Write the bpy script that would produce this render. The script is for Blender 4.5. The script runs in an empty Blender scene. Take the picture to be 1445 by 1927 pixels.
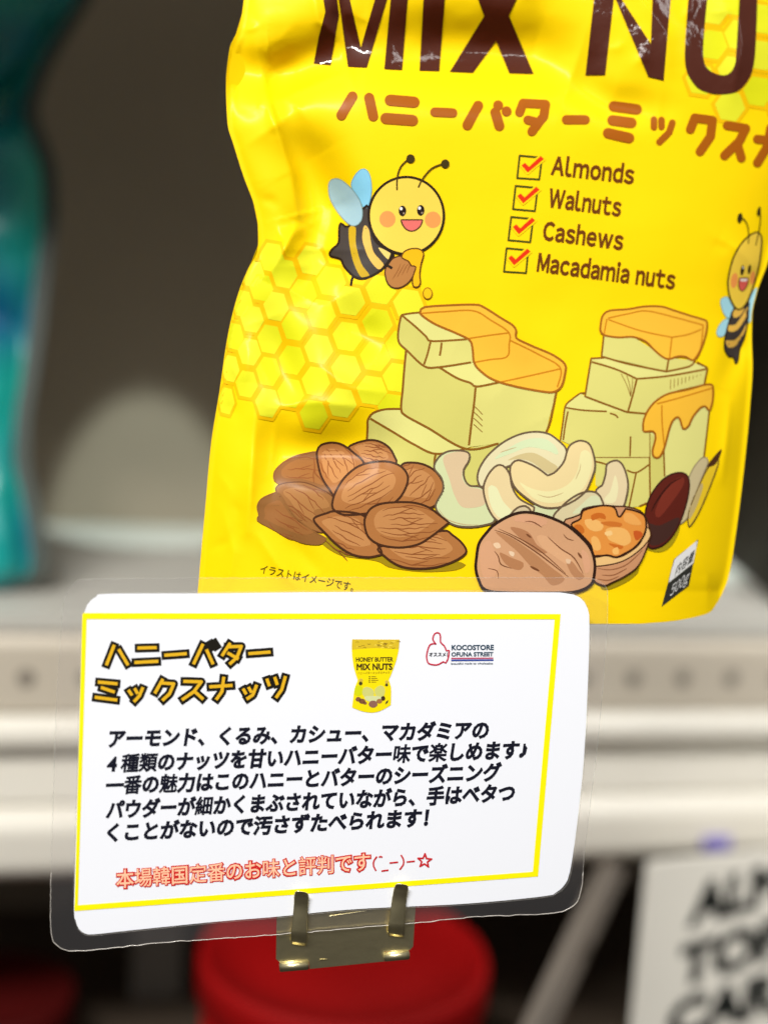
import bpy, bmesh, math, random
import numpy as np
from mathutils import Vector, Matrix
from mathutils.geometry import delaunay_2d_cdt

SC = bpy.context.scene
COL = SC.collection
rnd = random.Random(7)

# ------------------------------------------------------------------ camera
W0, H0 = 1445.0, 1927.0                 # pixel frame of the photograph, used for measuring only
FPX = H0 * 45.0 / 36.0
YAW, PITCH, ROLL = math.radians(13.0), math.radians(8.1), math.radians(3.6)
CAM_H = 0.2185
fwd = Vector((math.sin(YAW) * math.cos(PITCH), math.cos(YAW) * math.cos(PITCH), -math.sin(PITCH)))
r0 = Vector((math.cos(YAW), -math.sin(YAW), 0))
u0 = r0.cross(fwd)
right = r0 * math.cos(ROLL) + u0 * math.sin(ROLL)
up = right.cross(fwd)
CAM = Vector((0, 0, CAM_H))
cam_d = bpy.data.cameras.new('camera')
cam = bpy.data.objects.new('camera', cam_d)
COL.objects.link(cam)
cam_d.sensor_fit = 'VERTICAL'
cam_d.sensor_height = 36.0
cam_d.lens = 45.0
cam_d.clip_start = 0.02
cam_d.clip_end = 50
cam.matrix_world = Matrix(((right.x, up.x, -fwd.x, CAM.x), (right.y, up.y, -fwd.y, CAM.y),
                           (right.z, up.z, -fwd.z, CAM.z), (0, 0, 0, 1)))
cam_d.dof.use_dof = True
cam_d.dof.focus_distance = 0.478
cam_d.dof.aperture_fstop = 2.9
SC.camera = cam

# ------------------------------------------------------------------ world and lamps
world = bpy.data.worlds.new('World')
SC.world = world
world.use_nodes = True
_n = world.node_tree
_wc, _sx, _wr = _n.nodes.new('ShaderNodeTexCoord'), _n.nodes.new('ShaderNodeSeparateXYZ'), _n.nodes.new('ShaderNodeValToRGB')
_mr = _n.nodes.new('ShaderNodeMapRange')
_mr.inputs[1].default_value, _mr.inputs[2].default_value = -1.0, 1.0
_wr.color_ramp.elements[0].position, _wr.color_ramp.elements[0].color = 0.30, (0.25, 0.22, 0.19, 1)
_wr.color_ramp.elements[1].position, _wr.color_ramp.elements[1].color = 0.72, (2.1, 2.05, 1.95, 1)
_e = _wr.color_ramp.elements.new(0.52)
_e.color = (1.05, 1.0, 0.93, 1)
_n.links.new(_wc.outputs['Generated'], _sx.inputs[0])
_n.links.new(_sx.outputs['Z'], _mr.inputs[0])
_n.links.new(_mr.outputs[0], _wr.inputs['Fac'])
_n.links.new(_wr.outputs['Color'], _n.nodes['Background'].inputs[0])
world.node_tree.nodes['Background'].inputs[1].default_value = 0.13
SC.view_settings.view_transform = 'Standard'
SC.view_settings.look = 'None'
SC.view_settings.exposure = 0
SC.view_settings.gamma = 1
SC.view_settings.use_curve_mapping = False


def lamp(name, kind, loc, target, power, color=(1, 1, 1), **kw):
    d = bpy.data.lights.new(name, kind)
    d.energy = power
    d.color = color
    for k, v in kw.items():
        setattr(d, k, v)
    o = bpy.data.objects.new(name, d)
    COL.objects.link(o)
    o.location = loc
    o.rotation_euler = (Vector(target) - Vector(loc)).to_track_quat('-Z', 'Y').to_euler()
    return o


lamp('ceiling_tube', 'AREA', (-0.78, -0.66, 1.70), (0.1, 0.5, 0.1), 68, (1, 0.97, 0.92), shape='RECTANGLE', size=1.2, size_y=0.08)
lamp('ceiling_tube', 'AREA', (-0.10, -0.45, 1.30), (0.1, 0.5, 0.1), 5.5, (1, 0.97, 0.93), shape='RECTANGLE', size=1.0, size_y=0.07)
lamp('ceiling_tube', 'AREA', (0.60, -0.10, 1.15), (0.15, 0.5, 0.15), 1.6, (1, 0.98, 0.95), shape='RECTANGLE', size=0.06, size_y=0.8)
lamp('shelf_fill_spot', 'SPOT', (0.72, 0.28, 0.95), (0.62, 0.93, -0.18), 46, (1, 0.98, 0.95), spot_size=math.radians(44), spot_blend=0.8, shadow_soft_size=0.04)  # added fill spot, brightens the right part of the shelf front
for loc, tgt, pw, ang in (((0.055, 0.80, 0.80), (0.055, 1.32, 0.015), 36, 12.8), ((0.52, 0.80, 0.80), (0.55, 1.20, 0.0), 40, 15)):
    lamp('added_patch_spot', 'SPOT', loc, tgt, pw, (0.84, 1.0, 0.96), spot_size=math.radians(ang), spot_blend=0.25, shadow_soft_size=0.01)  # added spots shaping the light patches on panel and shelf, no real fixture


# ------------------------------------------------------------------ helpers
def ray(u, v):
    return fwd + right * ((u - W0 / 2) / FPX) - up * ((v - H0 / 2) / FPX)


def P(u, v, Z):
    return CAM + ray(u, v) * Z


RT, UPV, FW, CM = (np.array(x) for x in (right, up, fwd, CAM))


def Pn(uv, Z):
    u = (uv[:, 0] - W0 / 2) / FPX
    v = (uv[:, 1] - H0 / 2) / FPX
    d = FW[None, :] + RT[None, :] * u[:, None] - UPV[None, :] * v[:, None]
    return CM[None, :] + d * np.asarray(Z)[:, None]


def lin(c):
    def f(x):
        x = min(x, 275) / 255.0
        return x / 12.92 if x <= 0.04045 else ((x + 0.055) / 1.055) ** 2.4
    return (f(c[0]), f(c[1]), f(c[2]), 1.0)


MATS = {}


def mat(name, color, rough=0.5, metal=0.0, coat=0.0, coat_rough=0.1, bump=0.0, bump_scale=60.0, spec=0.5, vary=0.0, vary_scale=25.0, trans=0.0):
    if name in MATS:
        return MATS[name]
    m = bpy.data.materials.new(name)
    m.use_nodes = True
    nt = m.node_tree
    b = nt.nodes['Principled BSDF']
    b.inputs['Base Color'].default_value = color
    b.inputs['Roughness'].default_value = rough
    b.inputs['Metallic'].default_value = metal
    b.inputs['Specular IOR Level'].default_value = spec
    b.inputs['Coat Weight'].default_value = coat
    b.inputs['Coat Roughness'].default_value = coat_rough
    tc = nt.nodes.new('ShaderNodeTexCoord')
    if vary:
        n = nt.nodes.new('ShaderNodeTexNoise')
        n.inputs['Scale'].default_value = vary_scale
        n.inputs['Detail'].default_value = 5
        nt.links.new(tc.outputs['Object'], n.inputs['Vector'])
        mx = nt.nodes.new('ShaderNodeMix')
        mx.data_type = 'RGBA'
        mx.inputs['A'].default_value = tuple(c * (1 - vary) for c in color[:3]) + (1,)
        mx.inputs['B'].default_value = tuple(min(1, c * (1 + vary)) for c in color[:3]) + (1,)
        nt.links.new(n.outputs['Fac'], mx.inputs['Factor'])
        nt.links.new(mx.outputs['Result'], b.inputs['Base Color'])
    if bump:
        n2 = nt.nodes.new('ShaderNodeTexNoise')
        n2.inputs['Scale'].default_value = bump_scale
        n2.inputs['Detail'].default_value = 4
        nt.links.new(tc.outputs['Object'], n2.inputs['Vector'])
        bp = nt.nodes.new('ShaderNodeBump')
        bp.inputs['Strength'].default_value = bump
        bp.inputs['Distance'].default_value = 0.002
        nt.links.new(n2.outputs['Fac'], bp.inputs['Height'])
        nt.links.new(bp.outputs['Normal'], b.inputs['Normal'])
        if coat:
            nt.links.new(bp.outputs['Normal'], b.inputs['Coat Normal'])
    MATS[name] = m
    return m


def film_ink(c):
    """glossy printed pouch film of one ink colour"""
    return mat('pouch_ink_%d_%d_%d' % tuple(c), tuple(k * 0.76 for k in lin(c)[:3]) + (1.0,), rough=0.6, coat=0.08, coat_rough=0.22, spec=0.07, bump=0.05, bump_scale=80)


def gloss_ink(c):
    """the thicker, shinier ink of the big lettering"""
    return mat('pouch_gloss_ink_%d_%d_%d' % tuple(c), tuple(k * 0.76 for k in lin(c)[:3]) + (1.0,), rough=0.5, coat=0.7, coat_rough=0.07, spec=0.1, bump=0.22, bump_scale=95)


def paper_ink(c):
    return mat('paper_ink_%d_%d_%d' % tuple(c), lin(c), rough=0.45, coat=0.35, coat_rough=0.08, spec=0.3)


def link(name, me, parent=None):
    o = bpy.data.objects.new(name, me)
    COL.objects.link(o)
    if parent is not None:
        o.parent = parent
    return o


def tag(o, label, cat, group=None, kind=None):
    if label:
        o['label'] = label
    if cat:
        o['category'] = cat
    if group:
        o['group'] = group
    if kind:
        o['kind'] = kind
    return o


def empty(name, loc, label, cat, group=None):
    o = bpy.data.objects.new(name, None)
    o.empty_display_size = 0.02
    COL.objects.link(o)
    o.location = loc
    return tag(o, label, cat, group)


def mesh_obj(name, verts, faces, mats, parent=None, fmats=None, smooth=True):
    """verts in world space; stored relative to the parent's base point"""
    v = np.asarray(verts, dtype=np.float64)
    if parent is not None:
        v = v - np.array(parent.location)[None, :]
    me = bpy.data.meshes.new(name)
    me.from_pydata([tuple(x) for x in v], [], [tuple(f) for f in faces])
    for m in mats:
        me.materials.append(m)
    if fmats is not None:
        me.polygons.foreach_set('material_index', np.asarray(fmats, dtype=np.int32))
    if smooth:
        me.polygons.foreach_set('use_smooth', np.ones(len(faces), dtype=bool))
    me.update()
    return link(name, me, parent)


def bm_obj(name, bm, m, parent=None, smooth=False):
    if parent is not None:
        bmesh.ops.translate(bm, verts=bm.verts, vec=-Vector(parent.location))
    me = bpy.data.meshes.new(name)
    bmesh.ops.recalc_face_normals(bm, faces=bm.faces)
    bm.to_mesh(me)
    bm.free()
    me.materials.append(m)
    if smooth:
        for p in me.polygons:
            p.use_smooth = True
    return link(name, me, parent)


def box_bm(c8, bevel=0.0, bm=None):
    """box from 8 corners: front tl tr br bl, back tl tr br bl"""
    bm = bm or bmesh.new()
    vs = [bm.verts.new(c) for c in c8]
    fs = []
    for f in ((0, 1, 2, 3), (7, 6, 5, 4), (0, 4, 5, 1), (1, 5, 6, 2), (2, 6, 7, 3), (3, 7, 4, 0)):
        fs.append(bm.faces.new([vs[i] for i in f]))
    if bevel:
        bmesh.ops.bevel(bm, geom=list({e for f in fs for e in f.edges}), offset=bevel, segments=3, affect='EDGES', profile=0.5)
    return bm


def aabb(x0, x1, y0, y1, z0, z1):
    return [(x0, y0, z1), (x1, y0, z1), (x1, y0, z0), (x0, y0, z0), (x0, y1, z1), (x1, y1, z1), (x1, y1, z0), (x0, y1, z0)]


# ---- 2-D drawing tools (measured in photo pixels, laid on a surface of the place)
def frame(ox, oy, s):
    def f(*pts):
        return [(ox + p[0] / s, oy + p[1] / s) + tuple(p[2:3]) for p in pts]
    return f


def catmull(pts, closed=False, step=5.0):
    n = len(pts)
    out = []
    segs = n if closed else n - 1
    for i in range(segs):
        p1, p2 = pts[i % n], pts[(i + 1) % n]
        p0 = pts[(i - 1) % n] if (closed or i > 0) else p1
        p3 = pts[(i + 2) % n] if (closed or i + 2 < n) else p2
        if len(p1) > 2:
            p0 = p1
        if len(p2) > 2:
            p3 = p2
        L = math.hypot(p2[0] - p1[0], p2[1] - p1[1])
        k = max(2, int(L / step))
        for j in range(k):
            t = j / k
            t2, t3 = t * t, t * t * t
            out.append(tuple(0.5 * (2 * p1[a] + (p2[a] - p0[a]) * t + (2 * p0[a] - 5 * p1[a] + 4 * p2[a] - p3[a]) * t2 + (3 * p1[a] - p0[a] - 3 * p2[a] + p3[a]) * t3) for a in (0, 1)))
    if not closed:
        out.append(tuple(pts[-1][:2]))
    return out


def straight(pts, closed=True, step=8.0):
    out = []
    n = len(pts)
    for i in range(n if closed else n - 1):
        a, b = pts[i], pts[(i + 1) % n]
        k = max(1, int(math.hypot(b[0] - a[0], b[1] - a[1]) / step))
        for j in range(k):
            out.append((a[0] + (b[0] - a[0]) * j / k, a[1] + (b[1] - a[1]) * j / k))
    if not closed:
        out.append(tuple(pts[-1][:2]))
    return out


def ellipse(cx, cy, rx, ry, rot=0.0, n=None):
    n = n or max(10, int(2 * math.pi * max(rx, ry) / 5))
    c, s = math.cos(rot), math.sin(rot)
    return [(cx + rx * math.cos(t) * c - ry * math.sin(t) * s, cy + rx * math.cos(t) * s + ry * math.sin(t) * c) for t in (2 * math.pi * k / n for k in range(n))]


def cdt(union, grid=0.0):
    """triangulate the union of closed polygons"""
    vs, es = [], []
    for poly in union:
        b, n = len(vs), len(poly)
        vs.extend(Vector(p[:2]) for p in poly)
        es.extend((b + i, b + (i + 1) % n) for i in range(n))
    if grid:
        xs = [v[0] for v in vs]
        ys = [v[1] for v in vs]
        x0, x1, y0, y1 = min(xs), max(xs), min(ys), max(ys)
        nx, ny = int((x1 - x0) / grid), int((y1 - y0) / grid)
        for j in range(1, ny + 1):
            for i in range(1, nx + 1):
                vs.append(Vector((x0 + (i - 0.5 * (j % 2)) * grid, y0 + j * grid - grid * 0.37)))
    ov, oe, of, a, b_, c_ = delaunay_2d_cdt(vs, es, [], 0, 1e-6, False)
    co = np.array([(v[0], v[1]) for v in ov])
    tr = np.array([tuple(f) for f in of if len(f) == 3])
    A, B, Cc = co[tr[:, 0]], co[tr[:, 1]], co[tr[:, 2]]
    area = np.abs((B[:, 0] - A[:, 0]) * (Cc[:, 1] - A[:, 1]) - (B[:, 1] - A[:, 1]) * (Cc[:, 0] - A[:, 0]))
    cen = (A + B + Cc) / 3.0
    inside = np.zeros(len(tr), dtype=bool)
    for poly in union:
        q = np.array([p[:2] for p in poly], dtype=float)
        m = np.where(~inside & (cen[:, 0] >= q[:, 0].min()) & (cen[:, 0] <= q[:, 0].max()) & (cen[:, 1] >= q[:, 1].min()) & (cen[:, 1] <= q[:, 1].max()))[0]
        if len(m) == 0:
            continue
        x, y = cen[m, 0][:, None], cen[m, 1][:, None]
        x1_, y1_ = q[:, 0][None, :], q[:, 1][None, :]
        q2 = np.roll(q, -1, axis=0)
        x2_, y2_ = q2[:, 0][None, :], q2[:, 1][None, :]
        cr = ((y1_ > y) != (y2_ > y)) & (x < (x2_ - x1_) * (y - y1_) / np.where(y2_ == y1_, 1e-12, y2_ - y1_) + x1_)
        inside[m] = (cr.sum(axis=1) % 2) == 1
    inside &= area > 1e-12
    return [(v[0], v[1]) for v in ov], [tuple(int(k) for k in t) for t in tr[inside]]


def strokes_polys(lines, w, round_cap=True):
    polys = []
    for ln in lines:
        for (a, b) in zip(ln[:-1], ln[1:]):
            dx, dy = b[0] - a[0], b[1] - a[1]
            L = math.hypot(dx, dy) or 1e-6
            nx, ny = -dy / L * w / 2, dx / L * w / 2
            shut = ln[0] == ln[-1]
            e0 = 0 if round_cap or shut or a is not ln[0] else w / 2
            e1 = 0 if round_cap or shut or b is not ln[-1] else w / 2
            ax_, ay_, bx_, by_ = a[0] - dx / L * e0, a[1] - dy / L * e0, b[0] + dx / L * e1, b[1] + dy / L * e1
            polys.append([(ax_ + nx, ay_ + ny), (bx_ + nx, by_ + ny), (bx_ - nx, by_ - ny), (ax_ - nx, ay_ - ny)])
        if round_cap or len(ln) > 2:
            for p in (ln if round_cap or ln[0] == ln[-1] else ln[1:-1]):
                polys.append(ellipse(p[0], p[1], w / 2, w / 2, n=14))
    return polys


def text_shape(s, res=3):
    """filled triangles and outline edges of a string"""
    c = bpy.data.curves.new('glyph', 'FONT')
    c.body = s
    c.fill_mode = 'FRONT'
    c.resolution_u = res
    o = bpy.data.objects.new('glyph', c)
    COL.objects.link(o)
    dg = bpy.context.evaluated_depsgraph_get()
    me = bpy.data.meshes.new_from_object(o.evaluated_get(dg))
    bm = bmesh.new()
    bm.from_mesh(me)
    bmesh.ops.remove_doubles(bm, verts=bm.verts, dist=1e-5)
    tris = [[(v.co.x, v.co.y) for v in f.verts] for f in bm.faces if f.calc_area() > 1e-9]
    edges = [[(v.co.x, v.co.y) for v in e.verts] for e in bm.edges if len(e.link_faces) == 1]
    bm.free()
    bpy.data.objects.remove(o)
    bpy.data.curves.remove(c)
    bpy.data.meshes.remove(me)
    return tris, edges


GLY = {}


def glyph(s, bold):
    """(verts, tris) of a string in em units, every outline thickened by 'bold'"""
    key = (s, round(bold, 4))
    if key not in GLY:
        tris, edges = text_shape(s)
        un = list(tris)
        if bold > 0:
            for e in edges:
                un += strokes_polys([e], bold * 2, False)
                un.append(ellipse(e[0][0], e[0][1], bold, bold, n=8))
                un.append(ellipse(e[1][0], e[1][1], bold, bold, n=8))
        GLY[key] = cdt(un) if un else ([], [])
    return GLY[key]


class Art:
    """prints on one surface; every colour sits a hair above what it is printed over"""
    def __init__(self, base=0):
        self.v, self.z, self.f, self.c = [], [], [], []
        self.base = base

    def add(self, verts, tris, color, layer):
        b = len(self.v)
        self.v += [tuple(p[:2]) for p in verts]
        self.z += [self.base + layer] * len(verts)
        self.f += [tuple(i + b for i in t) for t in tris]
        self.c += [tuple(color)] * len(tris)

    def fill(self, poly, color, layer=0, grid=7.0):
        vs, ts = cdt([poly], grid=grid)
        self.add(vs, ts, color, layer)

    def blob(self, pts, color, layer=0, line=None, lw=4.0, ll=None):
        q = catmull(pts, True)
        self.fill(q, color, layer)
        if line:
            self.line(q + q[:1], lw, line, (layer + 1) if ll is None else ll, closed=True)
        return q

    def line(self, path, w, color, layer=1, taper=False, closed=False):
        n = len(path)
        if n < 2:
            return
        L, vs, ts = [], [], []
        for i, p in enumerate(path):
            a, b = path[max(0, i - 1)], path[min(n - 1, i + 1)]
            if closed:
                a, b = path[(i - 1) if i > 0 else n - 2], path[(i + 1) if i < n - 1 else 1]
            dx, dy = b[0] - a[0], b[1] - a[1]
            l = math.hypot(dx, dy) or 1e-6
            t = i / (n - 1)
            ww = w * (0.25 + 0.75 * math.sin(math.pi * t) ** 0.7 if taper else 1.0) / 2
            nx, ny = -dy / l * ww, dx / l * ww
            vs += [(p[0] + nx, p[1] + ny), (p[0] - nx, p[1] - ny)]
        for i in range(n - 1):
            ts.append((2 * i, 2 * i + 1, 2 * i + 3, 2 * i + 2))
        self.add(vs, ts, color, layer)

    def curve(self, pts, w, color, layer=1, taper=False):
        self.line(catmull(pts, False, 4.0), w, color, layer, taper)

    def strokes(self, lines, w, color, layer=0, round_cap=True, grid=0.0):
        vs, ts = cdt(strokes_polys(lines, w, round_cap), grid=grid)
        self.add(vs, ts, color, layer)

    def union(self, polys, color, layer=0, grid=9.0):
        vs, ts = cdt(polys, grid=grid)
        self.add(vs, ts, color, layer)

    def text(self, s, o, xe, em, color, layer=0, bold=0.02, shear=0.0, mono=False, yv=None, plain=False):
        """string s from point o to point xe along its baseline, em height in px; mono = full-width cells"""
        vs, ts = [], []
        if plain:
            x = 0.0
            for ch in s:
                if ch == ' ':
                    x += 0.36
                    continue
                g = glyph(chr(ord(ch) + 0xFEE0), bold)   # the plain sans letters
                xs = [p[0] for p in g[0]]
                b = len(vs)
                vs += [(p[0] - min(xs) + x, p[1]) for p in g[0]]
                ts += [tuple(i + b for i in t) for t in g[1]]
                x += max(xs) - min(xs) + 0.088 - bold
        elif mono:
            x = 0.0
            for ch in s:
                g = glyph(ch, bold * (0.66 if 0x4E00 <= ord(ch) < 0xA000 and ch not in '一力甘手汚本国' else 1.0))
                if g[0]:
                    xs = [p[0] for p in g[0]]
                    off = x + (0.0 if ord(ch) > 0x2000 else 0.5 - (max(xs) + min(xs)) / 2)
                    b = len(vs)
                    vs += [(p[0] + off, p[1]) for p in g[0]]
                    ts += [tuple(i + b for i in t) for t in g[1]]
                x += 1.0
        else:
            g = glyph(s, bold)
            vs, ts = list(g[0]), list(g[1])
        x0 = min(p[0] for p in vs)
        x1 = max(p[0] for p in vs)
        dx, dy = xe[0] - o[0], xe[1] - o[1]
        L = math.hypot(dx, dy)
        ux, uy = dx / L, dy / L
        if yv is None:
            yv = (uy, -ux)
        k = L / (x1 - x0)
        out = []
        for p in vs:
            a = (p[0] - x0) * k + shear * p[1] * em
            h = p[1] * em
            out.append((o[0] + ux * a + yv[0] * h, o[1] + uy * a + yv[1] * h))
        self.add(out, ts, color, layer)

    def build(self, name, parent, place, ink, label=None):
        uv = np.array(self.v, dtype=np.float64)
        pts = place(uv, np.array(self.z, dtype=np.float64))
        cols = []
        for c in self.c:
            if c not in cols:
                cols.append(c)
        idx = [cols.index(c) for c in self.c]
        faces = []
        for f in self.f:                       # all faces turned to the viewer's side
            a, b, c = (uv[f[0]], uv[f[1]], uv[f[2]])
            cr = (b[0] - a[0]) * (c[1] - a[1]) - (b[1] - a[1]) * (c[0] - a[0])
            faces.append(tuple(reversed(f)) if cr > 0 else f)
        o = mesh_obj(name, pts, faces, [ink(c) for c in cols], parent, idx)
        # shade with the true normal of the surface printed on
        zz = np.array(self.z, dtype=np.float64)
        du, dv = np.array([[2.0, 0.0]]), np.array([[0.0, 2.0]])
        nn = np.cross(place(uv + du, zz) - place(uv - du, zz), place(uv - dv, zz) - place(uv + dv, zz))
        ln = np.linalg.norm(nn, axis=1)
        good = ln > 1e-9
        nn[good] /= ln[good][:, None]
        nn[~good] = -FW
        flip = (nn @ FW) > 0
        nn[flip] *= -1
        o.data.normals_split_custom_set_from_vertices([tuple(x) for x in nn])
        if label:
            o['label'] = label
        return o


# ------------------------------------------------------------------ the store shelf behind
Y0, Y1 = 0.925, 1.345                    # front and back of the shelf board
XA, XB = -0.9, 1.5
shelf_white = mat('shelf_enamel', lin((224, 220, 209)), rough=0.38, spec=0.4, vary=0.04, vary_scale=9)
shelf_floor = mat('shelf_board_enamel', lin((190, 188, 180)), rough=0.45, spec=0.35, vary=0.05, vary_scale=12)
rail_beige = mat('rail_beige', lin((196, 187, 171)), rough=0.42, spec=0.35, vary=0.04, vary_scale=14)
dark_hole = mat('hole_dark', lin((128, 120, 110)), rough=0.8)
panel_brown = mat('panel_brown', lin((146, 133, 116)), rough=0.7, vary=0.12, vary_scale=5, spec=0.2)

shelf = empty('store_shelf', (0.3, Y0, -0.19), 'off-white metal store shelf with a row of small holes, behind the yellow pouch', 'shelf')
bm_obj('shelf_board', box_bm(aabb(XA, XB, Y0 + 0.003, Y1, -0.012, 0.0), 0.001), shelf_floor, shelf)


def extrude_profile(name, prof, x0, x1, m, parent, smooth=True):
    bm = bmesh.new()
    rows = [[bm.verts.new((x, y, z)) for (y, z) in prof] for x in (x0, x1)]
    n = len(prof)
    for i in range(n):
        j = (i + 1) % n
        bm.faces.new((rows[0][i], rows[0][j], rows[1][j], rows[1][i]))
    bm.faces.new(rows[0])
    bm.faces.new(list(reversed(rows[1])))
    o = bm_obj(name, bm, m, parent)
    return o


def rounded(prof, r=0.004, k=4):
    out = []
    n = len(prof)
    for i in range(n):
        p, a, b = Vector(prof[i]), Vector(prof[i - 1]), Vector(prof[(i + 1) % n])
        da, db = (a - p), (b - p)
        ra = min(r, da.length * 0.45, db.length * 0.45)
        s, e = p + da.normalized() * ra, p + db.normalized() * ra
        for j in range(k + 1):
            t = j / k
            out.append(tuple((1 - t) ** 2 * s + 2 * t * (1 - t) * p + t * t * e))
    return out


# front face, from the top down: dark seam, perforated strip, rolled bead, channel, broad rounded lip
extrude_profile('perforated_strip', rounded([(Y0 + 0.030, -0.0043), (Y0 + 0.004, -0.0141), (Y0, -0.0217), (Y0, -0.0716), (Y0 + 0.030, -0.0716)], 0.003), XA, XB, rail_beige, shelf)
extrude_profile('rolled_bead', rounded([(Y0 + 0.030, -0.0727), (Y0 - 0.004, -0.0727), (Y0 - 0.011, -0.0814), (Y0 - 0.011, -0.0933), (Y0 - 0.002, -0.0998), (Y0 + 0.030, -0.0998)], 0.004), XA, XB, shelf_white, shelf)
extrude_profile('price_channel', rounded([(Y0 + 0.030, -0.1009), (Y0 + 0.002, -0.1009), (Y0 - 0.004, -0.1389), (Y0 + 0.030, -0.1389)], 0.003), XA, XB, shelf_white, shelf)
extrude_profile('front_lip', rounded([(Y0 + 0.030, -0.1400), (Y0 - 0.005, -0.1400), (Y0 - 0.016, -0.1519), (Y0 - 0.016, -0.1845), (Y0 - 0.006, -0.1953), (Y0 + 0.030, -0.1953)], 0.008), XA, XB, shelf_white, shelf)
HP = 0.0300 * 1.42
for k in range(-14, 34):
    x = 0.2135 + k * HP
    if not (-0.35 < x < 0.75):
        continue
    bm = bmesh.new()
    bmesh.ops.create_cone(bm, cap_ends=True, segments=20, radius1=0.0062, radius2=0.0062, depth=0.002,
                          matrix=Matrix.Translation((x, Y0 - 0.0002, -0.0445)) @ Matrix.Rotation(math.pi / 2, 4, 'X'))
    bm_obj('peg_hole', bm, dark_hole, shelf)

bm = box_bm(aabb(XA, XB, Y1 + 0.002, Y1 + 0.02, -0.60, 0.95))
tag(bm_obj('back_panel', bm, panel_brown), 'dark brown panel closing the back of the shelving', 'back panel')
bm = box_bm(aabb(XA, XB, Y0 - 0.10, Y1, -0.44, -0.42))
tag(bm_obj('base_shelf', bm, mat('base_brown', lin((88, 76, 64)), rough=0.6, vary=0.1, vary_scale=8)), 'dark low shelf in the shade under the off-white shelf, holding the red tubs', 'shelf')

bm_obj('light_block_board', box_bm(aabb(XA, XB, 0.75, 0.765, 0.475, 0.98), 0.001), shelf_white, shelf)  # added board out of view, keeps the tube light off the back panel

# dark board added in place of the shade on the shelf behind the pouch
def on_floor(u, v):
    r_ = ray(u, v)
    return CAM + r_ * (-CAM_H / r_.z)


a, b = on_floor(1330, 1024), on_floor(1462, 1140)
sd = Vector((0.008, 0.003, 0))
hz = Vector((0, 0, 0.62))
tag(bm_obj('shade_board', box_bm([a + hz, b + hz, b, a, a + sd + hz, b + sd + hz, b + sd, a + sd], 0.0006), mat('shade_board_dark', lin((44, 39, 30)), rough=0.7, vary=0.12, spec=0.2)),
    'dark board added in place of shade on the off-white shelf, half hidden by the yellow pouch', 'board')

# small violet clip under the shelf lip
_r = ray(1347, 1588)
c = CAM + _r * ((Y0 - 0.019 - CAM.y) / _r.y)
bm = box_bm(aabb(c.x - 0.012, c.x + 0.012, Y0 - 0.022, Y0 - 0.0165, c.z - 0.006, c.z + 0.006), 0.002)
tag(bm_obj('shelf_clip', bm, mat('violet_plastic', lin((120, 110, 190)), rough=0.4)), 'small violet plastic clip on the lower lip of the shelf, over the white printed pack', 'clip')

# sloping support bar below the shelf at right
bar_m = mat('bar_grey', lin((120, 112, 103)), rough=0.5, vary=0.05)
a, b = P(1178, 1580, 1.08), P(985, 1990, 0.86)
ax = (b - a).normalized()
sd = ax.cross(Vector((0, 1, 0))).normalized() * 0.0115
th = sd.cross(ax).normalized() * 0.006
tag(bm_obj('support_bar', box_bm([a - sd - th, a + sd - th, b + sd - th, b - sd - th, a - sd + th, a + sd + th, b + sd + th, b - sd + th], 0.002), bar_m),
    'grey flat bar sloping down from under the shelf, left of the white printed pack', 'support bar')
a, b = P(300, 1720, 1.22), P(290, 1990, 1.22)
ax = (b - a).normalized()
sd = ax.cross(Vector((0, 1, 0))).normalized() * 0.024
th = sd.cross(ax).normalized() * 0.008
tag(bm_obj('upright_post', box_bm([a - sd - th, a + sd - th, b + sd - th, b - sd - th, a - sd + th, a + sd + th, b + sd + th, b - sd + th], 0.002), mat('post_grey', lin((150, 146, 138)), rough=0.5, vary=0.05)),
    'dim grey upright post in the shade under the shelf, left of the bright red tub', 'post')


# red tubs on the low shelf
def lathe(prof, c, n=64):
    bm = bmesh.new()
    rings = []
    for (r, z) in prof:
        rings.append([bm.verts.new((c[0] + r * math.cos(2 * math.pi * k / n), c[1] + r * math.sin(2 * math.pi * k / n), c[2] + z)) for k in range(n)])
    for i in range(len(rings) - 1):
        for k in range(n):
            bm.faces.new((rings[i][k], rings[i][(k + 1) % n], rings[i + 1][(k + 1) % n], rings[i + 1][k]))
    bm.faces.new(list(reversed(rings[0])))
    bm.faces.new(rings[-1])
    return bm


def tub(c, R, H, col, label):
    t = empty('lidded_tub', (c[0], c[1], -0.4198), label, 'tub', 'red tubs under the shelf')
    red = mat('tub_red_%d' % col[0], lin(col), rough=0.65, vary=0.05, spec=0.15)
    zb = -0.4198
    z = H
    bm_obj('tub_body', lathe([(R * 0.90, 0.0), (R * 0.94, 0.004), (R * 0.955, z - 0.035)], (c[0], c[1], zb)), red, t, True)
    bm_obj('lid', lathe([(R * 0.97, z - 0.034), (R, z - 0.030), (R, z - 0.006), (R * 0.985, z - 0.001), (R * 0.95, z), (R * 0.92, z - 0.001), (R * 0.90, z - 0.006), (R * 0.6, z - 0.006), (R * 0.02, z - 0.006)], (c[0], c[1], zb)), red, t, True)
    return t


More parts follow.
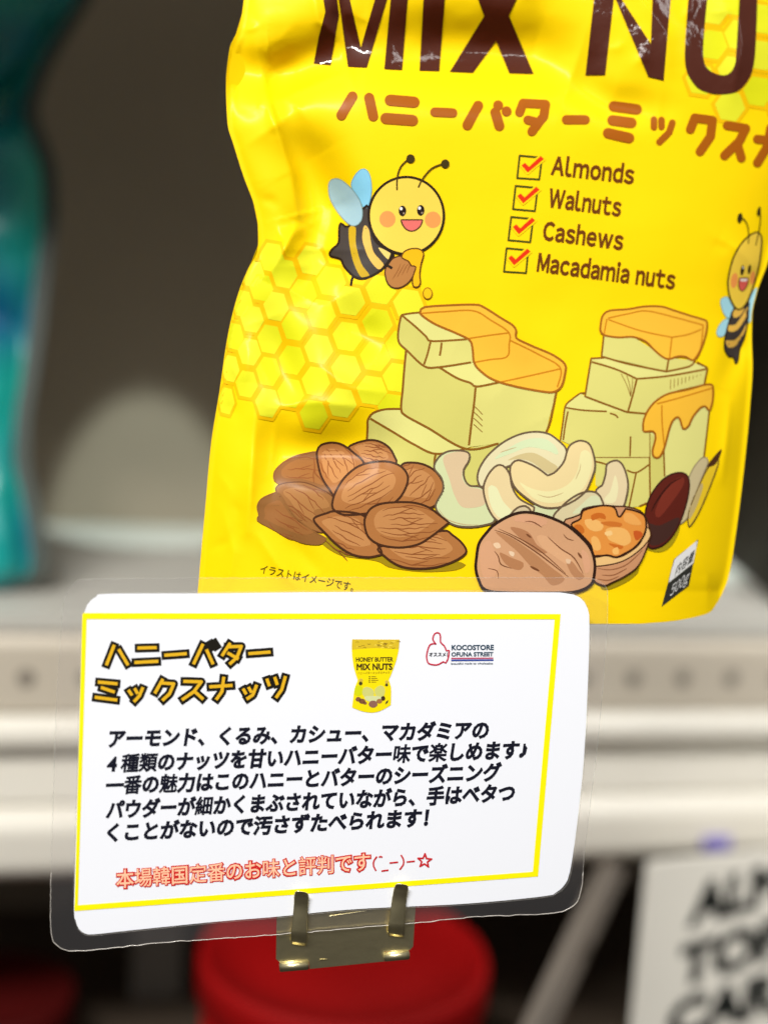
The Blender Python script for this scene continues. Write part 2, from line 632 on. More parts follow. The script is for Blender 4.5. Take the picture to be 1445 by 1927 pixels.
# ------------------------------------------------------------------ pouches
def interp(pts, x):
    """smooth interpolation through (x, y) knots"""
    xs = np.array([p[0] for p in pts], float)
    ys = np.array([p[1] for p in pts], float)
    h = np.diff(xs)
    d = np.diff(ys) / h
    m = np.zeros(len(xs))
    m[0], m[-1] = d[0], d[-1]
    for i in range(1, len(xs) - 1):
        m[i] = 0.0 if d[i - 1] * d[i] <= 0 else 3 * (h[i - 1] + h[i]) / ((2 * h[i] + h[i - 1]) / d[i - 1] + (h[i] + 2 * h[i - 1]) / d[i])
    x = np.clip(np.asarray(x, float), xs[0], xs[-1])
    k = np.clip(np.searchsorted(xs, x) - 1, 0, len(h) - 1)
    t = (x - xs[k]) / h[k]
    t2, t3 = t * t, t * t * t
    return (2 * t3 - 3 * t2 + 1) * ys[k] + (t3 - 2 * t2 + t) * h[k] * m[k] + (-2 * t3 + 3 * t2) * ys[k + 1] + (t3 - t2) * h[k] * m[k + 1]


NG = np.random.RandomState(5).rand(64, 64)


def vnoise(u, v, s, ox=0.0):
    x, y = u / s + ox + 100, v / s + ox * 1.7 + 100
    xi, yi = np.floor(x).astype(int), np.floor(y).astype(int)
    fx, fy = x - xi, y - yi
    fx, fy = fx * fx * fx * (fx * (fx * 6 - 15) + 10), fy * fy * fy * (fy * (fy * 6 - 15) + 10)
    g = lambda i, j: NG[i % 64, j % 64]
    return (g(xi, yi) * (1 - fx) + g(xi + 1, yi) * fx) * (1 - fy) + (g(xi, yi + 1) * (1 - fx) + g(xi + 1, yi + 1) * fx) * fy - 0.5


LPT = [(-490, 412), (-380, 425), (-250, 452), (-120, 468), (0, 459), (45, 452), (93, 432), (160, 425.5), (232, 428.5), (276, 441), (336, 460), (381, 477), (425, 485.5), (450, 486.5), (475, 484), (504, 468), (557, 447), (633, 428.6), (734, 413.6), (839, 397), (950, 387), (1085, 375), (1140, 371), (1158, 376), (1168, 388), (1174, 420)]
RPT = [(-490, 1640), (-380, 1632), (-250, 1606), (-100, 1578), (100, 1560), (250, 1530), (400, 1476), (460, 1453), (496, 1443), (548, 1424), (599, 1414), (640, 1413.5), (688, 1415), (768, 1410), (908, 1396), (1002, 1384), (1086, 1370), (1118, 1358), (1137, 1347), (1153, 1334), (1163, 1300), (1169, 1265), (1174, 1205)]
AMP = [(-490, 0.001), (-400, 0.001), (-330, 0.0035), (-100, 0.010), (100, 0.0125), (400, 0.0115), (560, 0.0115), (760, 0.0145), (950, 0.0165), (1080, 0.0168), (1174, 0.0166)]
# folds: polyline, height (m), width (px)
FOLDS = [
    ([(478, 60), (508, 205), (548, 330), (566, 450)], 0.0056, 46, 16),
    ([(520, 235), (572, 310), (612, 390), (612, 470)], -0.0122, 60),
    ([(562, 418), (540, 460), (500, 530)], 0.0040, 14, 24),
    ([(566, 430), (600, 500), (575, 560)], -0.0055, 40),
    ([(430, 128), (510, 142), (560, 128), (640, 96)], -0.0135, 56),
    ([(512, 196), (560, 172), (640, 140)], 0.0016, 20),
    ([(585, -40), (600, 40), (640, 75)], 0.0016, 14),
    ([(650, -30), (640, 30), (660, 80)], -0.0016, 14),
    ([(690, 84), (830, 92), (1000, 104), (1080, 130)], -0.0125, 70),
    ([(1060, 150), (1150, 196), (1240, 205)], -0.0034, 34),
    ([(1180, -40), (1250, 60), (1260, 130)], 0.0018, 30),
    ([(1380, -40), (1395, 80), (1380, 170)], 0.0024, 28),
    ([(482, 765), (474, 880), (466, 1000)], 0.0026, 18),
    ([(514, 780), (522, 860), (512, 950)], -0.0030, 30),
    ([(505, 768), (600, 757), (700, 768)], 0.0016, 24),
    ([(515, 840), (600, 850), (710, 842)], -0.0070, 50),
    ([(500, 600), (530, 680), (556, 760)], -0.0048, 36),
    ([(470, 640), (462, 720)], 0.0014, 20),
    ([(640, 560), (668, 620), (720, 650)], -0.0040, 36),
    ([(600, 690), (660, 730), (730, 740)], 0.0014, 24),
    ([(1372, 760), (1366, 830), (1358, 900)], 0.0016, 12),
    ([(1412, 640), (1386, 660), (1360, 730)], -0.0018, 22),
    ([(1432, 520), (1390, 470), (1350, 450)], 0.0014, 22),
    ([(480, 1000), (520, 1060), (560, 1110)], 0.0010, 14),
    ([(420, 960), (440, 1040), (430, 1100)], 0.0010, 16),
    ([(540, 1010), (600, 1080)], -0.0010, 18),
    ([(1290, 1000), (1330, 1080), (1330, 1150)], 0.0011, 18),
    ([(860, 640), (980, 700), (1020, 790)], -0.0016, 50),
]


_fr = random.Random(21)
for _k in range(34):                           # fine crinkles round the waist, the top left and the rims
    if _k < 16:
        _x, _y = _fr.uniform(440, 570), _fr.uniform(-40, 520)
    elif _k < 26:
        _x, _y = _fr.uniform(640, 1420), _fr.uniform(-60, 130)
    else:
        _x, _y = _fr.choice([(_fr.uniform(400, 470), _fr.uniform(560, 1100)), (_fr.uniform(1340, 1410), _fr.uniform(420, 1120))])
    _a, _l = _fr.uniform(0, math.pi), _fr.uniform(24, 70)
    FOLDS.append(([(_x, _y), (_x + _l * 0.5 * math.cos(_a), _y + _l * 0.5 * math.sin(_a)), (_x + _l * math.cos(_a + 0.3), _y + _l * math.sin(_a + 0.3))], _fr.uniform(0.0004, 0.0009) * _fr.choice((1, 1, -0.6)), _fr.uniform(9, 14)))


def seg_dist(u, v, a, b):
    dx, dy = b[0] - a[0], b[1] - a[1]
    t = np.clip(((u - a[0]) * dx + (v - a[1]) * dy) / (dx * dx + dy * dy), 0, 1)
    return np.hypot(u - a[0] - t * dx, v - a[1] - t * dy), t


def bag_relief(u, v):
    vc = np.minimum(v, 1112.0)
    L, R = interp(LPT, vc), interp(RPT, vc)
    e = np.minimum(u - L, R - u)
    e = np.maximum(e, 0)
    wid = R - L
    s = np.clip((u - L) / wid, 0, 1)
    rim = np.clip((e - 8) / 110.0, 0, None)
    pil = (1 - np.exp(-rim * 1.5)) * (0.72 + 0.28 * (1 - (2 * s - 1) ** 2))
    d = interp(AMP, v) * pil
    soft = np.clip(e / 22.0, 0, 1)
    for fold in FOLDS:
        pl, h, w = fold[:3]
        best = np.full(u.shape, 1e9)
        n = len(pl) - 1
        tt = np.zeros(u.shape)
        wid2 = np.full(u.shape, float(w))
        for i in range(n):
            dd, t = seg_dist(u, v, pl[i], pl[i + 1])
            m = dd < best
            if len(fold) > 3:                  # a pinched crease, steeper on one side
                cr = (pl[i + 1][0] - pl[i][0]) * (v - pl[i][1]) - (pl[i + 1][1] - pl[i][1]) * (u - pl[i][0])
                wid2 = np.where(m, np.where(cr > 0, fold[2], fold[3]), wid2)
            best = np.where(m, dd, best)
            tt = np.where(m, (i + t) / n, tt)
        fade = np.clip(np.sin(np.pi * (tt if len(fold) > 3 else 0.12 + 0.76 * tt)), 0, 1)
        d = d + h * fade * (np.exp(-(np.sqrt(best ** 2 + 9) - 3) / (wid2 * 0.9)) if h > 0 else np.exp(-(best / w) ** 2)) * soft
    d = d + (0.0010 * vnoise(u, v, 150) + 0.00022 * vnoise(u, v, 70, 3.3)) * soft
    up_w = np.clip((260 - v) / 200.0, 0, 1)
    d = d + up_w * (0.00028 * vnoise(u, v * 1.4, 40, 2.2)) * soft
    return d


def bag_base(u, v):
    return 0.502 + 0.016 * (u - 880) / 500.0 + 0.006 * (560 - v) / 600.0


def bag_place(uv, layer):
    u, v = uv[:, 0], np.clip(uv[:, 1], -489, 1173)
    u = np.clip(u, interp(LPT, v) + 1.5, interp(RPT, v) - 1.5)
    q = np.stack([u, v], 1)
    return Pn(q, bag_base(u, v) - bag_relief(u, v) - (layer * 1.9e-5 + 1.4e-4))


yellow = film_ink((264, 224, 0))
bag_c = P(860, 1174, 0.5)
bag = empty('nut_pouch', bag_c, 'yellow stand-up pouch printed with brown lettering, bees, butter blocks and nuts, behind the white card', 'pouch')


def build_pouch_body(name, parent, m, LP, RP, relief, base, back, v0, v1, step):
    nv = int((v1 - v0) / step)
    nu = int(1000 / step)
    vs = np.linspace(v0, v1, nv + 1)
    ss = np.linspace(0, 1, nu + 1)
    vv, sg = np.meshgrid(vs, ss, indexing='ij')
    L, R = interp(LP, vv), interp(RP, vv)
    uu = L + (R - L) * sg
    u, v = uu.ravel(), vv.ravel()
    front = Pn(np.stack([u, v], 1), base(u, v) - relief(u, v))
    n1 = nu + 1
    idx = np.arange((nv + 1) * n1).reshape(nv + 1, n1)
    q = np.stack([idx[:-1, :-1], idx[1:, :-1], idx[1:, 1:], idx[:-1, 1:]], -1).reshape(-1, 4)
    # back sheet, coarser, closing on the same outline
    kv, ku = max(1, nv // 40), max(1, nu // 30)
    rows = sorted(set(list(range(0, nv + 1, kv)) + [nv]))
    N = len(front)
    bs = []
    bidx = {}
    for i in rows:
        for j in range(0, nu + 1, ku):
            jj = min(j, nu)
            e = min(jj, nu - jj) / nu
            uu_, vv_ = u[idx[i, jj]], v[idx[i, jj]]
            dep = back * (1 - math.exp(-e * 9)) * (0.25 + 0.75 * i / nv)
            bidx[(i, jj)] = N + len(bs)
            bs.append((uu_, vv_, dep + 0.0004))
    ba = np.array(bs)
    backp = Pn(ba[:, :2], base(ba[:, 0], ba[:, 1]) + ba[:, 2])
    cols = [min(j, nu) for j in range(0, nu + 1, ku)]
    fb = []
    for r0_, r1_ in zip(rows[:-1], rows[1:]):
        for c0, c1 in zip(cols[:-1], cols[1:]):
            fb.append((bidx[(r0_, c0)], bidx[(r0_, c1)], bidx[(r1_, c1)], bidx[(r1_, c0)]))
    # bottom gusset between the two sheets
    seam = [(front[idx[nv, c]], backp[bidx[(nv, c)] - N]) for c in cols]
    M0 = N + len(backp)
    for k in range(len(cols) - 1):
        fb.append((M0 + 2 * k, M0 + 2 * k + 1, M0 + 2 * k + 3, M0 + 2 * k + 2))
    extra = [p for pr in seam for p in pr]
    for c in (0, nu if nu in cols else cols[-1]):     # side seams join the two sheets
        M1 = N + len(backp) + len(extra)
        low = [r for r in rows if r >= rows[-1] * 0.9]
        for r in low:
            extra += [front[idx[r, c]], backp[bidx[(r, c)] - N]]
        for k in range(len(low) - 1):
            fb.append((M1 + 2 * k, M1 + 2 * k + 1, M1 + 2 * k + 3, M1 + 2 * k + 2))
    verts = np.concatenate([front, backp, np.array(extra)])
    return mesh_obj(name, verts, [tuple(int(k) for k in f) for f in q] + fb, [m], parent)


build_pouch_body('pouch_body', bag, yellow, LPT, RPT, bag_relief, bag_base, 0.030, -490, 1174, 3.6)
FA = frame(380, 0, 2.676)
FB = frame(900, 0, 2.651)
FD = frame(900, 540, 2.651)
FH = frame(400, 440, 3.803)
FE = frame(600, 280, 5.0)
F2 = frame(1300, 380, 6.02)
FAL = frame(480, 820, 3.524)
FBL = frame(680, 560, 3.6125)
FBR = frame(1040, 560, 4.25)
FC = frame(800, 800, 3.6125)
FW_ = frame(880, 930, 4.014)

# honeycomb
HEXC = [(515, 285), (708, 190), (648, 430), (850, 340), (455, 520), (590, 660), (780, 575), (985, 480), (1180, 640), (965, 735), (760, 825), (570, 905), (410, 755), (265, 845), (400, 985), (245, 1075), (395, 1210), (560, 1140), (740, 1055), (955, 970), (1165, 880), (1140, 1120), (925, 1210), (725, 1295), (100, 1195), (130, 965), (158, 735), (215, 500), (285, 610), (350, 385), (425, 170), (290, 285), (1345, 800), (1325, 1030), (1400, 500), (1290, 1250), (1205, 400)]
hx = Art(0)
cells = []
for c in FH(*HEXC):
    w = float(np.interp(c[0], [428, 470, 520, 600, 690], [17, 24, 26, 29.5, 31.5]))
    cells.append((c[0], c[1], w, 32.5 if c[0] > 500 else 30))
for c in [(1373, 200), (1426, 172), (1318, 150), (1378, 134), (1340, 84), (1390, 66), (1432, 104), (1386, 2), (1436, 36), (1342, 18), (1480, 140), (1482, 70), (1484, 4), (1475, 210), (1530, 110), (1530, 40)]:
    cells.append((c[0], c[1], 31, 33))


def hexa(c, k):
    return straight([(c[0] + c[2] * k * math.cos(math.radians(60 * j + 8)), c[1] + c[3] * k * math.sin(math.radians(60 * j + 8))) for j in range(6)], True, 9)


for c in cells:
    hx.fill(hexa(c, 1.16), (252, 200, 0), 0)
hx.v, hx.z, hx.f, hx.c = [], [], [], []
hx.union([hexa(c, 1.17) for c in cells], (252, 198, 0), 0, 5.0)
for i, c in enumerate(cells):
    hx.fill(hexa(c, 0.93), [(234, 234, 34), (237, 236, 46), (230, 230, 24)][i % 3], 3, 4.5)
hx.build('printed_honeycomb', bag, bag_place, film_ink)

# big title
TB = (78, 28, 8)
t = Art(12)
t.union([straight(q) for q in (
    FA((563, 318), (648, 327), (680, 130), (690, 75), (680, 0), (690, -225), (598, -225), (612, 0), (622, 60), (590, 180)),
    FA((690, 0), (660, -225), (725, -225), (745, 0), (800, 240), (870, 0), (925, -225), (985, -225), (930, 0), (830, 340), (735, 335)),
    FA((950, 0), (985, -225), (1070, -225), (1035, 0), (1008, 352), (918, 347)),
    FA((1115, 0), (1135, -230), (1245, -230), (1222, 0), (1195, 358), (1095, 355)),
    [(846, 135), (890, 137), (933, 77), (958, 138), (1004, 139), (957, 29), (1012, -86), (966, -86), (938, -22), (915, -86), (868, -86), (911, 30)],
    [(1101, 141), (1138, 141), (1154, 0), (1163, -85), (1126, -85), (1117, 0)],
    [(1128, -85), (1155, -85), (1170, 0), (1223, 81), (1249, 151), (1219, 144), (1159, 0)],
    [(1232, -85), (1270, -85), (1261, 0), (1248, 151), (1219, 144), (1224, 81), (1227, 0)])], TB, 0, 7)
uo = FB((1045, 0), (1030, 220), (1032, 330), (1060, 400), (1110, 450), (1200, 470), (1290, 455), (1350, 390), (1375, 300), (1385, 150), (1390, 0))
ui = FB((1300, 0), (1285, 250), (1275, 330), (1240, 372), (1190, 370), (1140, 340), (1120, 280), (1125, 150), (1140, 0))
t.fill(straight([(1300, -85)] + catmull(uo) + [(1428, -85), (1394, -85)] + catmull(ui) + [(1334, -85)]), TB, 0, 7)
t.fill(straight([(1440, -85), (1560, -80), (1558, -48), (1514, -50), (1504, 190), (1470, 186), (1478, -52), (1438, -54)]), TB, 0, 7)
t.build('title_lettering', bag, bag_place, gloss_ink)
t = Art(12)
t.text('HONEY BUTTER', (540, -165), (1540, -118), 190, TB, bold=0.03)
t.build('upper_title_lettering', bag, bag_place, film_ink)

# brown rounded kana row
KB = (172, 92, 8)
k = Art(6)
k.strokes([FA((758, 485), (702, 580)), FA((842, 492), (862, 585))], 19, KB, grid=6.0)
k.strokes([FA((948, 504), (1068, 514)), FA((926, 596), (1060, 606))], 21, KB, grid=6.0)
k.strokes([FA((1172, 564), (1262, 568)), FB((438, 597), (532, 597))], 17.5, KB, grid=6.0)
k.strokes([FA((1390, 532), (1336, 630)), FB((84, 560), (104, 628))], 19, KB, grid=6.0)
k.union([ellipse(*FB((98, 525))[0], 9.6, 9.6), ellipse(*FB((140, 555))[0], 9.6, 9.6)], KB, 1)
k.strokes([FB((205, 560), (222, 514), (335, 520), (325, 580), (266, 656)), FB((246, 598), (300, 612))], 17, KB, grid=6.0)
k.strokes([FB((674, 530), (788, 545)), FB((668, 600), (762, 612)), FB((646, 664), (750, 688))], 20, KB, grid=6.0)
k.strokes([FB((874, 596), (874, 634)), FB((912, 598), (912, 632)), FB((966, 612), (950, 660), (902, 708))], 12.5, KB, grid=6.0)
k.strokes([FB((1056, 645), (1078, 588), (1166, 600), (1156, 680), (1104, 756))], 17, KB, grid=6.0)
k.strokes([FB((1240, 626), (1332, 640), (1300, 704), (1226, 776)), FB((1290, 718), (1310, 788))], 17, KB, grid=6.0)
k.strokes([FB((1390, 694), (1480, 704)), FB((1456, 640), (1440, 730), (1390, 812))], 17, KB, grid=6.0)
sh = [[(p[0] + 238, p[1] + 45) for p in q] for q in (FB((874, 596), (874, 634)), FB((912, 598), (912, 632)), FB((966, 612), (950, 660), (902, 708)))]
k.strokes(sh, 12.5, KB, grid=6.0)
k.build('kana_lettering', bag, bag_place, film_ink)

# checklist
bx = [[(205, 776), (316, 786), (303, 895), (193, 888)], [(185, 927), (295, 937), (281, 1053), (172, 1043)], [(163, 1082), (272, 1092), (258, 1208), (149, 1198)], [(140, 1238), (248, 1248), (237, 1362), (127, 1355)]]
ck = [(215, 825), (232, 812), (252, 832), (310, 778), (327, 793), (245, 862)]
for q, off in zip(bx, [(0, 0), (-22, 153), (-44, 307), (-67, 462)]):
    a = Art(2)
    pq = FB(*q)
    a.strokes([pq + pq[:1]], 3.6, (72, 76, 14), 0, round_cap=False)
    tick = FB(*[(x + off[0], y + off[1]) for x, y in ck])
    cx, cy = sum(p[0] for p in tick) / 6, sum(p[1] for p in tick) / 6
    a.union([straight(tick)] + strokes_polys([tick + tick[:1]], 6.5), (250, 222, 0), 1)
    a.fill(straight(tick), (232, 52, 12), 2)
    a.build('check_box', bag, bag_place, film_ink)
LB = (112, 58, 8)
for s, o, e in (('Almonds', (1035.5, 327), (1191.5, 345.5)), ('Walnuts', (1030, 388), (1167, 406.5)), ('Cashews', (1019.5, 450), (1171, 469.5)), ('Macadamia nuts', (1009, 509.5), (1268.5, 543.5))):
    a = Art(2)
    a.text(s, o, e, 44.5, LB, bold=0.036, plain=True)
    a.build('nut_name_lettering', bag, bag_place, film_ink)

# fine print
a = Art(2)
a.text('イラストはイメージです。', (489, 1077), (664, 1112), 19, (92, 86, 10), bold=0.012, mono=True)
a.build('fine_print', bag, bag_place, film_ink)

# ---- butter blocks
BF, BL_, HF, HL = (222, 216, 124), (142, 92, 22), (250, 192, 58), (206, 130, 18)
BF2, BF3 = (214, 208, 112), (228, 224, 136)


def polyline(art, F, pts, w, c, layer):
    art.line(catmull(F(*pts), False, 4), w, c, layer)


b = Art(3)
b.fill(straight(FBL((40, 970), (45, 830), (80, 785), (160, 760), (270, 757), (700, 1030), (1260, 915), (1240, 1000), (1000, 1230), (700, 1290), (500, 1290), (200, 1200))), BF2, 0)
b.fill(straight(FBL((60, 822), (80, 785), (160, 760), (270, 757), (300, 802), (700, 1030), (505, 1060), (360, 1000), (200, 900))), BF3, 1)
for q in ([(38, 965), (42, 880), (45, 830), (80, 785), (160, 760), (270, 757)], [(60, 822), (200, 905), (360, 1000), (505, 1062), (700, 1032)], [(505, 1062), (497, 1100), (495, 1150)]):
    polyline(b, FBL, q, 4.2, BL_, 2)
b.fill(straight(FBL((305, 360), (280, 600), (270, 760), (300, 800), (700, 1028), (740, 1015), (930, 990), (1255, 915), (1275, 820), (1325, 630), (1000, 480), (740, 440), (520, 470))), BF, 3)
b.fill(straight(FBL((530, 475), (745, 440), (1000, 480), (1340, 485), (940, 575), (780, 605), (650, 550))), BF3, 4)
b.fill(straight(FBL((305, 365), (425, 465), (520, 475), (650, 550), (775, 610), (750, 850), (730, 1005), (700, 1025), (450, 880), (300, 800), (270, 760), (283, 600))), BF2, 4)
for q in ([(303, 362), (290, 500), (281, 620), (270, 755), (300, 802), (450, 885), (710, 1028), (930, 992)], [(1325, 632), (1300, 760), (1280, 850), (1255, 915)], [(775, 612), (765, 720), (748, 850), (730, 1005)], [(530, 475), (650, 548), (740, 580), (785, 605), (940, 575)], [(450, 465), (530, 475)]):
    polyline(b, FBL, q, 4.2, BL_, 5)
for i in range(4):
    polyline(b, FBL, [(762, 735 + 42 * i), (790, 760 + 42 * i), (822, 795 + 40 * i)], 1.6, BL_, 5)
b.fill(straight(FBL((275, 115), (255, 200), (255, 300), (420, 465), (480, 472), (745, 440), (1000, 395), (1010, 240), (780, 90), (400, 100))), BF2, 6)
b.fill(straight(FBL((275, 115), (400, 100), (780, 90), (1010, 240), (715, 285), (480, 296), (370, 200))), BF3, 7)
b.fill(straight(FBL((480, 296), (715, 285), (1008, 240), (990, 395), (745, 440), (480, 470), (425, 465))), BF, 7)
for q in ([(272, 118), (254, 200), (253, 298), (310, 360), (425, 465), (520, 474), (745, 440)], [(272, 118), (370, 200), (440, 265), (480, 296), (715, 284)], [(470, 296), (450, 380), (425, 455)], [(272, 118), (330, 108), (400, 101)], [(545, 305), (540, 350), (532, 395)]):
    polyline(b, FBL, q, 3.8, BL_, 8)
hq = FBL((400, 95), (430, 65), (600, 52), (770, 48), (830, 65), (950, 140), (1030, 190), (1052, 230), (1052, 275), (1150, 325), (1300, 390), (1380, 450), (1385, 500), (1360, 600), (1310, 640), (1240, 640), (1050, 605), (900, 560), (810, 500), (765, 440), (755, 350), (735, 290), (650, 245), (500, 180), (410, 120))
b.blob(hq, HF, 9, (168, 100, 22), 4.2, 11)
for q in ([(400, 108), (560, 96), (760, 90), (880, 155), (1000, 237), (1003, 320), (988, 402), (870, 422), (760, 442)], [(725, 279), (860, 258), (1003, 240)], [(1012, 292), (1200, 385), (1350, 478), (1330, 610)], [(940, 576), (1150, 530), (1348, 485)]):
    polyline(b, FBL, q, 3.0, HL, 10)
b.build('printed_butter_stack', bag, bag_place, film_ink)

b = Art(3)
b.fill(straight(FBR((770, 1080), (880, 860), (1250, 760), (1255, 900), (1240, 1000), (1210, 1270), (1180, 1400), (1080, 1500), (770, 1620), (770, 1270))), BF3, 0)
b.fill(straight(FBR((340, 1280), (770, 1275), (770, 1640), (690, 1670), (600, 1680), (340, 1500))), BF, 0)
b.fill(straight(FBR((768, 1075), (890, 1205), (892, 1430), (770, 1620))), BF2, 1)
for q in ([(1250, 900), (1230, 1080), (1205, 1290)], [(770, 1070), (772, 1300), (776, 1600)], [(885, 1205), (888, 1320), (892, 1430)], [(345, 1275), (560, 1276), (770, 1275)], [(335, 1310), (380, 1320), (430, 1335)], [(590, 1380), (665, 1400), (765, 1338)], [(665, 1400), (640, 1520), (608, 1670)], [(690, 1670), (730, 1652), (775, 1632)]):
    polyline(b, FBR, q, 3.2, BL_, 2)
b.fill(straight(FBR((100, 865), (150, 815), (220, 765), (260, 790), (590, 915), (740, 930), (770, 1080), (770, 1275), (340, 1275), (60, 1140), (80, 1000))), BF, 3)
b.fill(straight(FBR((105, 872), (150, 815), (220, 765), (260, 790), (590, 915), (430, 910), (200, 895))), BF3, 4)
for q in ([(60, 1140), (72, 1050), (82, 980), (100, 865), (150, 815), (220, 765), (255, 765)], [(105, 880), (200, 896), (300, 905), (430, 910)], [(120, 910), (98, 1020), (82, 1140)], [(455, 925), (500, 940), (520, 962)], [(620, 1110), (618, 1190), (615, 1270)]):
    polyline(b, FBR, q, 3.2, BL_, 5)
b.fill(straight(FBR((305, 485), (410, 485), (900, 590), (1120, 520), (1235, 565), (1210, 690), (1000, 740), (850, 800), (740, 925), (600, 915), (260, 790), (280, 650))), BF, 6)
b.fill(straight(FBR((305, 485), (410, 485), (900, 590), (1120, 520), (1235, 565), (920, 625), (670, 650), (500, 570))), BF3, 7)
for q in ([(410, 482), (305, 486, 1), (280, 640), (256, 790, 1), (400, 845), (590, 915, 1), (740, 928)], [(310, 515), (500, 572), (670, 650, 1), (920, 627), (1235, 570, 1), (1222, 630), (1210, 690)], [(670, 650), (640, 770), (600, 910)], [(1150, 515), (1235, 562)]):
    polyline(b, FBR, q, 3.6, BL_, 8)
for i in range(9):
    x = 940 + 30 * i
    polyline(b, FBR, [(x, 655 - 5 * i), (x - 2, 735 - 14 * i)], 1.3, BL_, 8)
for i in range(3):
    polyline(b, FBR, [(545 + 45 * i, 610 + 15 * i), (590 + 22 * i, 700), (620, 790)], 1.3, BL_, 8)
b.fill(straight(FBR((405, 310), (640, 315), (900, 480), (1100, 500), (1130, 510), (1090, 550), (910, 590), (390, 470))), BF, 9)
for q in ([(405, 310), (388, 470, 1), (600, 530), (905, 592, 1), (1090, 550), (1135, 505)], [(925, 490), (908, 585)]):
    polyline(b, FBR, q, 3.6, BL_, 10)
b.blob(FBR((380, 230), (395, 150), (450, 105), (600, 92), (740, 70), (870, 72), (960, 100), (1100, 145), (1200, 175), (1232, 200), (1220, 300), (1180, 420), (1140, 490), (1105, 500), (1065, 475), (1000, 470), (925, 492), (870, 470), (800, 410), (740, 350), (640, 315), (520, 318), (410, 300), (380, 265)), HF, 11, (168, 100, 22), 3.8, 13)
for q in ([(440, 165), (600, 130), (750, 107), (980, 160), (1200, 220)], [(440, 175), (700, 265), (950, 318, 1), (1080, 295), (1185, 255)], [(430, 170), (405, 310)], [(950, 318), (930, 490)], [(1200, 220), (1180, 400), (1130, 490)]):
    polyline(b, FBR, q, 2.6, HL, 12)
b.blob(FBR((720, 1040), (725, 980), (760, 900), (820, 830), (920, 770), (1080, 735), (1200, 700), (1265, 695), (1280, 730), (1275, 830), (1250, 905), (1220, 870), (1180, 880), (1120, 950), (1080, 1030), (1040, 1050), (1020, 990), (1000, 955), (960, 980), (930, 1050), (890, 1200), (850, 1275), (810, 1275), (795, 1230), (820, 1120), (800, 1070), (730, 1072)), HF, 11, (168, 100, 22), 3.8, 13)
for q in ([(830, 850), (1000, 805), (1270, 725)], [(870, 860), (872, 1000), (890, 1200)]):
    polyline(b, FBR, q, 2.6, HL, 12)
b.build('printed_butter_stack', bag, bag_place, film_ink)

# ---- almonds
AF, AH, AO, AV = (180, 118, 64), (200, 140, 84), (74, 42, 22), (146, 84, 42)
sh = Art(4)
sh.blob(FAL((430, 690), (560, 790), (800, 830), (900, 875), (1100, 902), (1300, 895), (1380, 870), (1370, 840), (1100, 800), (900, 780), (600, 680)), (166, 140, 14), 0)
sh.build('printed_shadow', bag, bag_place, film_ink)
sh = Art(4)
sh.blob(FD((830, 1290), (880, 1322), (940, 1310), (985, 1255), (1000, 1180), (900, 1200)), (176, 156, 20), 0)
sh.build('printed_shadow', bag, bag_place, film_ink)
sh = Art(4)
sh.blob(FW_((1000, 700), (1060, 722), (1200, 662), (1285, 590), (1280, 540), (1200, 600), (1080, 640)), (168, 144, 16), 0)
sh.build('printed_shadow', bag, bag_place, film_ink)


def almond(F, pts, base, f=AF, hi=AH, outline=AO, axis=None, nv=6, lw=4.0):
    a = Art(base)
    q = a.blob(F(*pts), f, 0, outline, lw, 3)
    cx, cy = sum(p[0] for p in q) / len(q), sum(p[1] for p in q) / len(q)
    if hi:
        a.fill([(cx - 3 + (p[0] - cx) * 0.72, cy - 4 + (p[1] - cy) * 0.66) for p in q], hi, 1)
    if axis:
        (p0, p1) = F(*axis)
        L = math.hypot(p1[0] - p0[0], p1[1] - p0[1])
        ux, uy = (p1[0] - p0[0]) / L, (p1[1] - p0[1]) / L
        # half width across the axis
        hw = max(abs(-(p[0] - p0[0]) * uy + (p[1] - p0[1]) * ux) for p in q)
        for i in range(nv):
            kk = -0.72 + 1.44 * i / (nv - 1) + rnd.uniform(-0.05, 0.05)
            t0, t1 = rnd.uniform(0.10, 0.3), rnd.uniform(0.68, 0.9)
            pl = []
            for j in range(9):
                t = t0 + (t1 - t0) * j / 8
                o = kk * hw * math.sin(math.pi * (0.12 + 0.76 * t)) + rnd.uniform(-1.6, 1.6)
                pl.append((p0[0] + ux * L * t - uy * o, p0[1] + uy * L * t + ux * o))
            a.line(catmull(pl, False, 3), 2.1, AV, 2, taper=True)
            if rnd.random() < 0.75:
                m = pl[4]
                o = rnd.choice((-1, 1)) * hw * 0.22
                a.line(catmull([pl[3], (m[0] - uy * o * 0.5 + ux * 4, m[1] + ux * o * 0.5 + uy * 4), (m[0] - uy * o + ux * 18, m[1] + ux * o + uy * 18)], False, 3), 1.6, AV, 2, taper=True)
    a.build('printed_almond', bag, bag_place, film_ink)


BKD = (150, 98, 54)
almond(FAL, [(125, 250), (170, 190), (250, 140), (340, 115), (420, 110), (480, 180), (520, 380), (420, 360), (320, 330), (150, 315)], 5, (148, 98, 52), (164, 108, 56), (148, 98, 52), ((130, 250), (500, 250)), 4, 2)
almond(FAL, [(150, 330), (220, 310), (330, 310), (430, 350), (510, 400), (560, 500), (420, 540), (450, 640), (330, 600), (250, 520), (200, 440), (140, 370)], 8, (160, 108, 58), (178, 124, 70), (112, 66, 32), ((150, 330), (480, 600)), 5, 2)
almond(FAL, [(15, 470), (40, 420), (110, 385), (160, 380), (220, 470), (280, 550), (400, 640), (470, 680), (440, 715), (380, 720), (300, 705), (200, 660), (100, 610), (15, 560), (25, 530)], 11, (146, 98, 50), (158, 104, 54), (146, 98, 50), ((30, 450), (430, 700)), 4, 2)
almond(FAL, [(620, 75), (680, 45), (760, 28), (830, 40), (890, 80), (925, 140), (935, 185), (850, 215), (730, 200), (650, 110)], 5, axis=((640, 90), (935, 150)))
